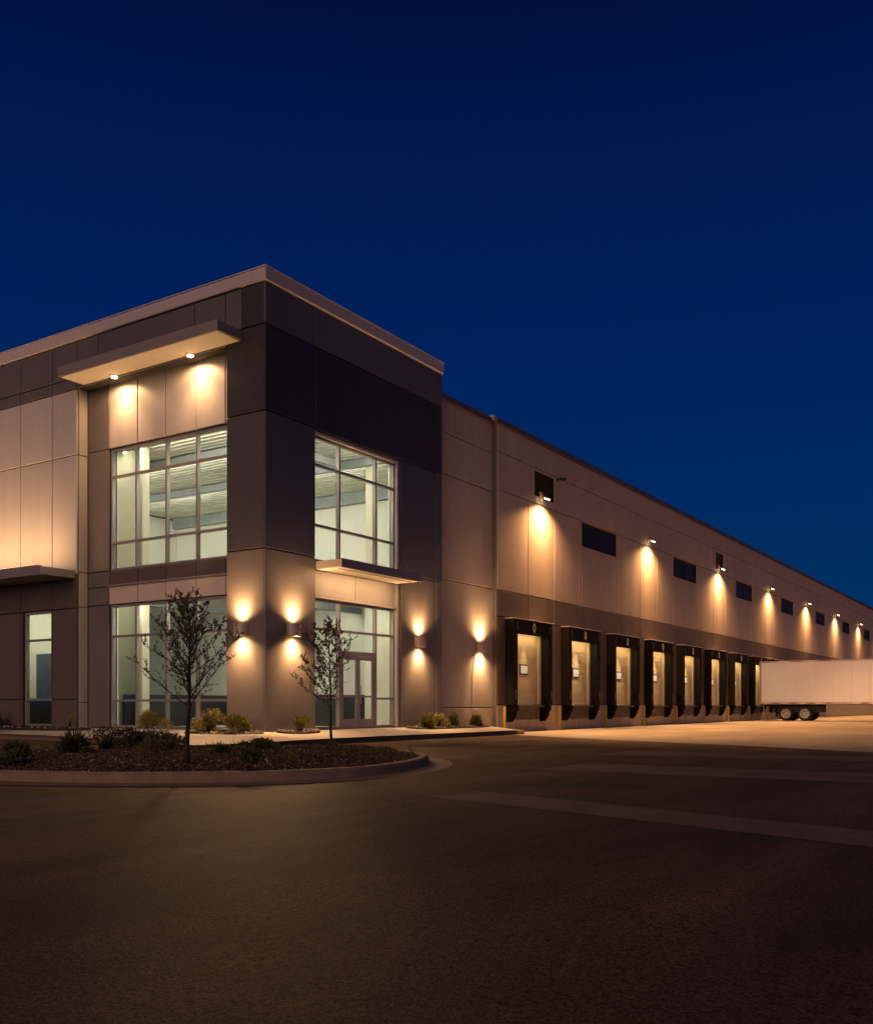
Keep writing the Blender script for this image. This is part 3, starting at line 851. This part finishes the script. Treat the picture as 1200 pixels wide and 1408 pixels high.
def downlight(label, x, y, z, group, p, tilt=(0, 0, -1), size=95, k=1):
    t = thing('downlight', label, 'ceiling light', (x, y, z), 0, group)
    r = MB(); r.lathe([(.10 * k, .01), (.135 * k, .01), (.135 * k, -.02), (.10 * k, -.02)], 20); r.build('trim_ring', 'canopy_metal', t)
    l = MB(); l.lathe([(.001, .0), (.098 * k, .0), (.095 * k, -.045), (.07 * k, -.06), (.001, -.062)], 20); l.build('lens', 'lens' if k == 1 else 'lens_soft', t)
    lamp('downlight_lamp', 'SPOT', (0, 0, -.08), p, WARM, t, tilt, size, .9, .05)
    if k == 1: lamp('downlight_spill', 'SPOT', (0, 0, -.08), p * .75, WARM, t, (0, .1, -1), 168, .5, .05)
downlight('left downlight in the soffit of the high canopy', -.02, 6.55, 11.755, 'soffit downlights of the high canopy', P_DOWN, (.10, 0, -1), 100)
downlight('right downlight in the soffit of the high canopy', -.02, 3.05, 11.755, 'soffit downlights of the high canopy', P_DOWN, (.10, 0, -1), 100)
t = thing('soffit_fill_light', 'added unseen strip light under the soffit over the entrance doors', 'ceiling light', (4.37, -.72, 5.266))  # unseen lamp, added to light spandrel and walk evenly
h = MB(); h.cbox(-1.95, 1.95, -.03, .03, -.012, -.001, b=.003); h.build('housing', 'canopy_metal', t)
strip_lamp('strip_lamp', (0, 0, -.02), P_ENTRY, WARM, t, (0, .35, -1), (1, 0, 0), 3.8, .05)

# strip uplight lying on the low canopy of the wing
t = thing('ledge_uplight', 'strip uplight lying on top of the low left canopy', 'uplight', (-1.2, 13, 5.646))
h = MB(); h.cbox(-.06, .06, -4.1, 6, 0, .05, b=.006); h.build('housing', 'fixture', t)
l = MB(); l.box(-.04, .04, -4.05, 5.95, .05, .056); l.build('lens', 'lens_soft', t)
strip_lamp('uplight_lamp', (0, .9, .10), P_LEDGE, WARM, t, (.12, 0, 1), (0, 1, 0), 9.8, .08)

# security camera by the square louvre
t = thing('security_camera', 'small dark security camera by the top corner of the square louvre', 'camera', (18.98, 0, 11.30))
c_ = MB(); c_.cbox(-.05, .05, -.04, 0, -.08, .06, b=.01); c_.tube((0, -.04, 0), (0, -.2, .03), .02); c_.build('bracket', 'louver', t)
c_ = MB(); c_.cbox(-.06, .06, -.45, -.16, -.03, .08, b=.015, M=Matrix.Rotation(R(8), 4, 'X')); c_.build('body', 'louver', t)

# ------------------------------------------------------------------ dock shelters, bollards
num = ['first', 'second', 'third', 'fourth', 'fifth', 'sixth', 'seventh', 'eighth', 'ninth', 'tenth', 'eleventh']
def make_shelter():
    t = thing('dock_shelter', 'x', 'dock shelter', (0, 0, 0), 0, 'black dock shelters along the wall')
    p = .42; W2 = 1.76; iw = 1.45; z0, z1, zh = 1.10, 4.66, 4.04
    for s in (-1, 1):
        m = MB(); a, c = sorted((s * W2, s * iw)); m.cbox(a, c, -p, -.001, z0, z1, b=.03)
        for k in range(7):      # pleats
            z = z0 + .25 + k * .48
            m.box(a + .04, c - .04, -p - .012, -p + .002, z, z + .05)
        m.build('side_pad', 'dock_black', t)
        f = MB(); a2, c2 = sorted((s * iw, s * (iw - .05))); f.box(a2, c2, -p + .03, -p + .05, 1.2, zh); f.build('side_flap', 'dock_black', t)
        # stepped rubber bumper under the pad
        bm_ = MB(); o = s * 1.50
        prof = [(0, 1.12), (-.40, 1.12), (-.40, .92), (-.30, .78), (-.30, .66), (-.12, .42), (0, .42)]
        n = len(prof); P = [Vector((o + d, y_, z_)) for d in (-.17, .17) for y_, z_ in prof]
        bm_.add(P, [tuple(range(n)), tuple(range(2 * n - 1, n - 1, -1))] + [(k, (k + 1) % n, n + (k + 1) % n, n + k) for k in range(n)])
        bm_.build('bumper', 'bumper', t)
        st = MB(); st.cbox(s * 1.63 - .05, s * 1.63 + .05, -p - .02, -p, 1.35, 1.75, b=.006); st.build('wear_strip', 'leveler', t)
    m = MB(); m.cbox(-iw + .001, iw - .001, -p - .004, -.355, zh, z1 - .001, b=.02); m.box(-iw + .001, iw - .001, -.355, -.001, zh + .16, z1 - .002); m.build('head_pad', 'dock_black', t)
    fl = MB(); fl.cbox(-W2 - .02, W2 + .02, -p - .02, 0, z1 + .002, z1 + .035, b=.006); fl.build('top_flashing', 'coping', t)
    # oval plaque with a ring mark, and two fainter side marks
    for dx, rx, rz_, mt in ((0.0, .115, .20, 'number'), (-1.50, .09, .17, 'wear_mark'), (1.50, .09, .17, 'wear_mark')):
        q = MB(); n = 18; P = []
        yb = -p - .022
        for (kx, yy) in ((1, yb + .016), (1, yb), (.55, yb), (.55, yb + .016)):
            for k in range(n):
                a = 2 * math.pi * k / n
                P.append(Vector((dx + rx * kx * math.cos(a), yy, 4.36 + rz_ * kx * math.sin(a))))
        F = []
        for j in range(4):
            for k in range(n): F.append((j * n + k, j * n + (k + 1) % n, ((j + 1) % 4) * n + (k + 1) % n, ((j + 1) % 4) * n + k))
        q.add(P, F); q.build('ring_mark', mt, t)
    lv = MB(); lv.cbox(-1.15, 1.15, -.10, -.001, .50, 1.085, b=.01); lv.cbox(-1.2, 1.2, -.32, -.10, 1.03, 1.09, b=.008); lv.build('leveler_plate', 'leveler', t)
    lt = MB(); lt.cbox(-1.15, 1.15, -.345, -.18, 4.12, 4.19, b=.01); lt.build('lamp_housing', 'fixture', t)
    ln = MB(); ln.box(-1.1, 1.1, -.33, -.20, 4.105, 4.118); ln.build('lamp_lens', 'lens_soft', t)
    return t
sh = make_shelter()
sh_lab = {0: 'black dock shelter nearest the corner block, above the first yellow post', 7: 'eighth dock shelter from the corner block, half hidden by the white trailer'}
for k, c in enumerate(DC[:10]):
    o = sh if k == 0 else copy_tree(sh)
    o.location = (c, 0, 0)
    o['label'] = sh_lab.get(k, num[k] + ' black dock shelter from the corner block' + (', behind the white trailer' if k > 7 else ', open with a lit beige door'))
    lamp('dock_beam', 'SPOT', (-.05, -.28, 4.09), P_DOCK_BEAM, (1, .66, .32), o, (0, .085, -1), 56, 1.0, .12)
    strip_lamp('dock_lamp', (0, -.27, 4.10), P_DOCK * random.uniform(.8, 1.25), (1, .66, .32), o, (0, .22, -1), (1, 0, 0), 2.2, .06)

def make_bollard():
    t = thing('bollard', '', 'bollard', (0, 0, 0), 0, 'yellow guard posts at the docks')
    b = MB(); b.lathe([(.055, 0), (.055, .98), (.048, 1.02), (.03, 1.04), (.001, 1.05)], 14); b.build('post', 'yellow', t, smooth=False)
    f = MB(); f.lathe([(.12, 0), (.12, .012), (.09, .018)], 14); f.build('base_collar', 'galv', t)
    return t
bo = make_bollard()
bx = [13.62] + [c - 2.25 for c in DC[1:9]]
for k, x in enumerate(bx):
    o = bo if k == 0 else copy_tree(bo)
    o.location = (x, -.28 if k == 0 else -.18, 0)
    o['label'] = ('yellow guard post at the end of the sidewalk kerb' if k == 0 else 'yellow guard post left of the ' + num[k] + ' dock from the corner block')

# ------------------------------------------------------------------ semi-trailer
T = thing('semi_trailer', 'white box semi-trailer backed against the eighth dock', 'trailer', (51.4, -.55, 0))
L, TW, ZB, ZT = 16.15, 2.6, 1.18, 4.32
b = MB(); b.box(.03, TW - .03, -L + .03, -.03, ZB + .13, ZT - .10); b.build('body', 'trailer_white', T)
nP = 13; pw_ = (L - .5) / nP
for k in range(nP):
    y1 = -.25 - k * pw_
    p = MB(); p.cbox(.012, .03, y1 - pw_ + .012, y1 - .012, ZB + .17, ZT - .13, b=.003); p.build('side_panel', 'trailer_white', T)
b = MB(); b.cbox(0, TW, -L, 0, ZT - .11, ZT, b=.02); b.build('top_rail', 'rail', T)
b = MB(); b.cbox(0, TW, -L, 0, ZB, ZB + .15, b=.015); b.build('bottom_rail', 'rail', T)
for x in (-.004, TW - .14):
    for y_ in (0.004, -L + .12):
        b = MB(); b.cbox(x, x + .145, y_ - .14, y_, ZB + .15, ZT - .11, b=.015); b.build('corner_post', 'rail', T)
for k in range(26):
    y1 = -.35 - k * .6
    if k % 13 in (8, 9): continue
    b = MB(); b.box(-.006, .0005, y1 - .42, y1, ZB + .055, ZB + .115); b.build('reflector_strip', 'reflect_red' if k % 2 else 'reflect_white', T)
for k in range(4):
    b = MB(); b.box(-.006, .0005, -1.3 - k * .95 - .7, -1.3 - k * .95, ZT - .075, ZT - .03); b.build('reflector_strip', 'reflect_white' if k % 2 == 0 else 'reflect_red', T)
for k in range(3):
    for zz in (ZT - .055, ZB + .035):
        b = MB(); b.cbox(-.03, -.0065, -.6 - k * 5.2 - .09, -.6 - k * 5.2, zz - .02, zz + .02, b=.005); b.build('marker_lamp', 'reflect_red' if k == 0 else 'yellow', T)
b = MB()
for k in range(1, nP):
    yy = -.25 - k * pw_
    for q in range(19):
        zz = ZB + .25 + q * .145
        b.box(.004, .0125, yy - .035, yy - .022, zz, zz + .014); b.box(.004, .0125, yy + .022, yy + .035, zz, zz + .014)
b.build('rivets', 'rail', T)['kind'] = 'stuff'
b = MB()
for x in (.75, 1.75): b.box(x, x + .1, -L + 1, -.3, ZB - .14, ZB)
for k in range(22): b.box(.08, TW - .08, -.5 - k * .7 - .06, -.5 - k * .7, ZB - .09, ZB - .002)
b.build('chassis', 'chassis', T)
b = MB(); b.box(.5, .62, -5.2, -.9, .62, 1.04); b.box(1.98, 2.1, -5.2, -.9, .62, 1.04)
for y_ in (-1.85, -3.15): b.tube((.2, y_, .5), (TW - .2, y_, .5), .07)
b.build('bogie', 'chassis', T)
def wheel(x, y_, s):
    M = Matrix.Translation((x, y_, .51)) @ Matrix.Rotation(R(90), 4, 'Y')
    w = MB(); w.lathe([(.30, -.14), (.46, -.15), (.505, -.11), (.51, 0), (.505, .11), (.46, .15), (.30, .14), (.29, 0), (.30, -.14)], 28, M, caps=False)
    wh = w.build('wheel', 'tyre', T, smooth=False)
    r = MB(); r.lathe([(.335, s * .135), (.335, s * .15), (.27, s * .148), (.24, s * .02), (.12, s * .02), (.11, s * .10), (.001, s * .12)], 24, M, caps=False)
    r.build('rim', 'rim', wh)
for y_ in (-1.85, -3.15):
    for x, s in ((.17, -1), (.49, -1), (TW - .17, 1), (TW - .49, 1)): wheel(x, y_, s)
for x in (.06, TW - .66):
    b = MB(); b.cbox(x, x + .6, -1.14, -1.12, .28, 1.1, b=.004); b.build('mudflap', 'tyre', T)
b = MB(); b.cbox(.15, TW - .15, -.2, -.1, .45, .57, b=.01)
for x in (.55, TW - .65): b.cbox(x, x + .1, -.19, -.11, .57, ZB, b=.008)
b.build('rear_guard', 'rail', T)
for k in range(5):
    y1 = -4.6 - k * 1.42
    for x in (.03, TW - .05):
        b = MB(); b.cbox(x, x + .02, y1 - 1.41, y1, .42, ZB - .02, b=.004); b.build('skirt_panel', 'skirt', T)
b = MB()
for x in (.5, TW - .62):
    b.cbox(x, x + .12, -12.9, -12.75, .12, ZB, b=.01); b.cbox(x - .08, x + .2, -12.95, -12.7, 0, .06, b=.01)
b.build('landing_leg', 'chassis', T)

# ------------------------------------------------------------------ planting
def leaf_quad(mb, p, d, ln, wd, r, mi=0):
    d = Vector(d).normalized()
    s = d.cross(Vector((r.uniform(-1, 1), r.uniform(-1, 1), r.uniform(-.4, 1)))).normalized() if True else None
    a = Vector(p); m = a + d * ln * .5; u = d.cross(s).normalized() * wd * .18
    mb.add([a, m + s * wd * .5 + u, a + d * ln, m - s * wd * .5 + u], [(0, 1, 2), (0, 2, 3)], mi)

def tree(label, loc, height, crown0, crown_w, lean, seed, n_limb=15, leaf=.055, leaves=22, trunk_r=.042, side=0.0, mat='leaf'):
    r = random.Random(seed)
    t = thing('young_tree', label, 'tree', loc, 0, 'saplings in the kerbed island')
    N = 12; pts, rads = [], []
    for i in range(N + 1):
        k = i / N
        pts.append(Vector((lean[0] * k + .018 * math.sin(k * 9 + seed), lean[1] * k + .018 * math.cos(k * 7 + seed), height * k)))
        rads.append(trunk_r * (1 - .88 * k) * (1.35 if i == 0 else 1))
    m = MB(); m.path(pts, rads, 9); m.build('trunk', 'bark', t, smooth=True)
    fl = MB()
    def at(k):
        i = min(int(k * N), N - 1); return pts[i].lerp(pts[i + 1], k * N - i)
    def sprig(p, d, ln, rad, mb, depth):
        segs = 5; q = [Vector(p)]; dd = Vector(d).normalized()
        for s in range(segs):
            dd = (dd + Vector((r.gauss(0, .13), r.gauss(0, .13), r.gauss(.05, .10)))).normalized()
            q.append(q[-1] + dd * ln / segs)
        mb.path(q, [rad * (1 - .8 * s / segs) for s in range(segs + 1)], 5)
        for s in range(1, segs + 1):
            nl = int(leaves / 5 * (1.1 if depth else .55) + r.random())
            for _ in range(nl):
                pp = q[s - 1].lerp(q[s], r.random())
                ld = (dd * .5 + Vector((r.gauss(0, .7), r.gauss(0, .7), r.gauss(0, .6)))).normalized()
                sz = leaf * r.uniform(.6, 1.3)
                leaf_quad(fl, pp, ld, sz, sz * .72, r)
        return q, dd
    for i in range(n_limb):
        k = crown0 + (1 - crown0) * (i + r.random() * .6) / n_limb * .97
        az = i * 2.4 + r.uniform(-.5, .5)
        prof = (1 - (k - crown0) / (1 - crown0)) ** .75 * (1 if k > crown0 + .06 else .85)
        ln = crown_w * .5 * (0.28 + .85 * prof) * r.uniform(.75, 1.15)
        up = r.uniform(.7, 1.25)
        d = Vector((math.cos(az) + side, math.sin(az) - side * .6, up))
        lb = MB()
        q, dd = sprig(at(k), d, ln * 1.25, trunk_r * .30 * (1.15 - k * .6), lb, 0)
        for s in range(1, 6):
            for _ in range(2):
                a2 = r.uniform(0, 6.28)
                d2 = (dd * .9 + Vector((math.cos(a2) * .9, math.sin(a2) * .9, r.uniform(-.2, .8)))).normalized()
                sprig(q[s], d2, ln * r.uniform(.25, .5) * (1.2 - s * .1), trunk_r * .11, lb, 1)
        lb.build('limb', 'bark', t, recalc=False)
    # leader tip leaves
    for _ in range(30):
        p = at(r.uniform(.86, 1)); leaf_quad(fl, p, (r.gauss(0, .5), r.gauss(0, .5), r.uniform(.2, 1)), leaf, leaf * .6, r)
    fl.build('crown', mat, t, recalc=False)
    return t
tree('slender sapling standing before the lower left bay glazing', (-10.38, -8.11, .24), 2.30, .34, 1.6, (.02, -.03), 11, n_limb=28, leaf=.034, leaves=14, trunk_r=.042, mat='leaf')
tree('sapling leaning left in front of the entrance doors', (-5.03, -6.54, .22), 2.45, .30, 1.55, (-.05, .05), 23, n_limb=22, leaf=.042, leaves=12, trunk_r=.032, side=-.35, mat='leaf')

def shrub(label, x, y, z, w, h, kind, seed, mat='leaf_lit', name='shrub', group=None, n=None, flowers=0):
    r = random.Random(seed)
    t = thing(name, label, 'shrub', (x, y, z), 0, group)
    st = MB(); fo = MB()
    if kind == 'spiky':
        n = n or int(950 * max(.5, w))
        for _ in range(n):
            a = r.uniform(0, 6.28); el = math.acos(r.uniform(.05, 1)); el = el * .95
            d = Vector((math.sin(el) * math.cos(a), math.sin(el) * math.sin(a), math.cos(el)))
            rad = Vector((d.x * w * .5, d.y * w * .5, d.z * h)) * r.uniform(.55, 1.08)
            b0 = Vector((d.x, d.y, 0)) * w * .06
            mid = b0.lerp(rad, .55) + Vector((0, 0, h * .06))
            s = d.cross(Vector((r.gauss(0, 1), r.gauss(0, 1), r.gauss(0, 1)))).normalized() * r.uniform(.006, .012) * (1 + w)
            fo.add([b0 - s * .6, b0 + s * .6, mid + s, mid - s, rad], [(0, 1, 2, 3), (3, 2, 4)])
        for _ in range(6): 
            a = r.uniform(0, 6.28); st.tube((0, 0, -.04), (math.cos(a) * w * .12, math.sin(a) * w * .12, h * .3), .012, .006, 5)
    else:
        n = n or int(3600 * w * max(.5, h / .5))
        cl_ = [(Vector((r.gauss(0, .22) * w, r.gauss(0, .22) * w, h * r.uniform(.25, .8))), r.uniform(.16, .30)) for _ in range(9)]
        for c, rd in cl_: st.path([Vector((0, 0, -.04)), c * .5 + Vector((0, 0, .02)), c], [.014, .009, .004], 5)
        for _ in range(n):
            c, rd = r.choice(cl_)
            v = Vector((r.gauss(0, 1), r.gauss(0, 1), r.gauss(0, 1))).normalized() * r.uniform(.35, 1.05)
            p = c + Vector((v.x * rd * w * 1.05, v.y * rd * w * 1.05, v.z * rd * h * 1.1))
            if p.z < .0: continue
            d = v + Vector((0, 0, .5)) + Vector((r.gauss(0, .4), r.gauss(0, .4), r.gauss(0, .4)))
            s = r.uniform(.03, .07)
            leaf_quad(fo, p, d, s, s * .55, r)
        for _ in range(int(14 * w)):   # stray shoots that break the outline
            a = r.uniform(0, 6.28); b0 = Vector((math.cos(a) * w * .25, math.sin(a) * w * .25, h * .55)); tip = b0 * 1.35 + Vector((0, 0, h * r.uniform(.15, .4)))
            st.path([b0, tip], [.004, .002], 4)
            for k in range(7): leaf_quad(fo, b0.lerp(tip, r.random()), (r.gauss(0, 1), r.gauss(0, 1), .8), .05, .022, r)
    st.build('stem', 'bark', t, recalc=False)
    fo.build('foliage', mat, t, recalc=False)
    if flowers:
        fl = MB()
        for _ in range(flowers):
            a = r.uniform(0, 6.28); q = r.uniform(0, .5) * w
            M = Matrix.Translation((math.cos(a) * q, math.sin(a) * q, h * r.uniform(.6, 1.05)))
            fl.lathe([(.002, 0), (.02, .004), (.014, .014), (.002, .018)], 6, M)
        tag(fl.build('blossom', 'flower', t), kind='stuff')
    return t
WS = 'shrubs along the building foot'
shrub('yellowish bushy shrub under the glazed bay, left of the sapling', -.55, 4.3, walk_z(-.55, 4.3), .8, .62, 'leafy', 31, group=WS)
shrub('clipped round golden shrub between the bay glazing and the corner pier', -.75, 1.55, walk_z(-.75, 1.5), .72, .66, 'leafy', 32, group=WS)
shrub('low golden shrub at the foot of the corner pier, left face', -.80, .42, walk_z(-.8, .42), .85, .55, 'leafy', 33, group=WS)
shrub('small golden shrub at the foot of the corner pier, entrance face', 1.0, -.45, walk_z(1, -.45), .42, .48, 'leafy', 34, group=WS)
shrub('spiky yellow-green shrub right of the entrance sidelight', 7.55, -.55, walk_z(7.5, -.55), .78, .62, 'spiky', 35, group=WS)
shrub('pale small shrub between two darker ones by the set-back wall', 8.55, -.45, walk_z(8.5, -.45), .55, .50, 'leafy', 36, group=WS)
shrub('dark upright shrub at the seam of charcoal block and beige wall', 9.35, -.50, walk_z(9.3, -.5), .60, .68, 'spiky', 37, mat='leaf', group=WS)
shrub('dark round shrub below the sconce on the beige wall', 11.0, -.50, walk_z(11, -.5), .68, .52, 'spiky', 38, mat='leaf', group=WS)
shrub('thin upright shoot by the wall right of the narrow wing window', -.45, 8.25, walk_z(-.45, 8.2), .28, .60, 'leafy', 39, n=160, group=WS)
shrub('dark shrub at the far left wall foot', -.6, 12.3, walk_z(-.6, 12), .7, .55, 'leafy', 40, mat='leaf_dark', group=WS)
IS = 'shrubs in the kerbed island'
def ishrub(label, x, y, *a, **k): return shrub(label, x, y, mound(x, y) - .02, *a, group=IS, **k)
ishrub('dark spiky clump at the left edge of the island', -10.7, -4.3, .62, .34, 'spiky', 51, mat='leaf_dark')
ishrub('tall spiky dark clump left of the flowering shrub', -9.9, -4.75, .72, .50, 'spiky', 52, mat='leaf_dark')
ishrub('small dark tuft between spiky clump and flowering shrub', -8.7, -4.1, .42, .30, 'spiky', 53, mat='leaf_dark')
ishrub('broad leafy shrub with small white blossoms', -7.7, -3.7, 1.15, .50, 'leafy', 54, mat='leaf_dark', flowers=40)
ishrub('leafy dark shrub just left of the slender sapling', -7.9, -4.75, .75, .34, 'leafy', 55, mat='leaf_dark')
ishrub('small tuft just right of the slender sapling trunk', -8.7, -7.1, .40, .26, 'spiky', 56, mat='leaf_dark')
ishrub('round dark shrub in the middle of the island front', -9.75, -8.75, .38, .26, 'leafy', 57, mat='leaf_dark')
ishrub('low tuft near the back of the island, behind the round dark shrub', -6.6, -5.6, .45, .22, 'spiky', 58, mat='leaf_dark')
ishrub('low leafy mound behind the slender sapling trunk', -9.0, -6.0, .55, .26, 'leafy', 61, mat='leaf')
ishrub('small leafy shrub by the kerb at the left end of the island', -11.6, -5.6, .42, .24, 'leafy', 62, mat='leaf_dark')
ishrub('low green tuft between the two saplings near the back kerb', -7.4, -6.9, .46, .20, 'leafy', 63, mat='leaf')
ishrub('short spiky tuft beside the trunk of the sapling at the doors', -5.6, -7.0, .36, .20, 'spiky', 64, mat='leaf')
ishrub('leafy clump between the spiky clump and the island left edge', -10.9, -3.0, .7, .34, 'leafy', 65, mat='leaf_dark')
def cover(r):
    while True:
        x, y = r.uniform(-9.5, -4), r.uniform(-9.6, -4.6)
        if inside(x, y) and edge_dist(x, y) > .25 and (x + y * .3 > -9.2 or r.random() < .15): return x, y
r = random.Random(77); gc = MB()
for _ in range(230):
    x, y = cover(r); z = mound(x, y); w_ = r.uniform(.06, .16)
    for _ in range(26):
        a = r.uniform(0, 6.28); q = r.uniform(0, w_)
        leaf_quad(gc, (x + math.cos(a) * q, y + math.sin(a) * q, z + r.uniform(.0, .07)), (math.cos(a), math.sin(a), r.uniform(.2, 1.3)), r.uniform(.03, .055), .026, r)
tag(gc.build('ground_cover', 'leaf', recalc=False), 'low leafy ground cover spread over the bark at the island tip', kind='stuff')
r = random.Random(78); gs = MB()
for _ in range(90):
    x, y, z = in_island(r, False)
    for _ in range(7):
        leaf_quad(gs, (x + r.gauss(0, .03), y + r.gauss(0, .03), z - .01), (r.gauss(0, .35), r.gauss(0, .35), 1), r.uniform(.10, .24), .014, r)
tag(gs.build('grass_tufts', 'leaf_dark', recalc=False), 'thin grass blades standing in the bark', kind='stuff')

# planting beds at the wall foot
def bed(pts, label, seed):
    L_ = catmull(pts, 5, True)
    cx_, cy_ = sum(p.x for p in L_) / len(L_), sum(p.y for p in L_) / len(L_)
    m = ribbon([[(cx_ + (p.x - cx_) * k, cy_ + (p.y - cy_) * k, walk_z(p.x, p.y) + dz) for p in L_] for k, dz in ((1, -.03), (.97, .025), (.7, .05), (.3, .055), (.02, .055))], True)
    tag(m.build('mulch_bed', 'mulch'), label, kind='stuff')
    xs = [p.x for p in L_]; ys = [p.y for p in L_]
    def smp(r):
        while True:
            x, y = r.uniform(min(xs), max(xs)), r.uniform(min(ys), max(ys))
            c = False; n = len(L_)
            for i in range(n):
                a, b = L_[i], L_[i - 1]
                if (a.y > y) != (b.y > y) and x < (b.x - a.x) * (y - a.y) / (b.y - a.y) + a.x: c = not c
            if c: return x, y, walk_z(x, y) + .05
    chips('bed_stones', 70, smp, 'stone', .012, .032, 'pale stones on the ' + label, flat=.7, seed=seed)
bed([(-.15, 2.3), (-.9, 2.4), (-1.35, 1.2), (-1.25, -.2), (-.6, -.5), (-.1, .3)], 'narrow bed at the corner pier', 5)
bed([(.3, -.12), (1.0, -.12), (1.9, -.12), (1.8, -.55), (1.0, -.75), (.35, -.6)], 'small bed at the entrance pier', 6)
bed([(6.9, -.08), (9.2, -.06), (11.9, .2), (11.8, -.7), (9.5, -.85), (7.1, -.8)], 'bed between entrance and first dock', 7)
bed([(-.12, 7.6), (-.12, 9.6), (-.12, 13), (-.8, 13.2), (-.85, 10), (-.6, 7.7)], 'bed along the left wing', 8)
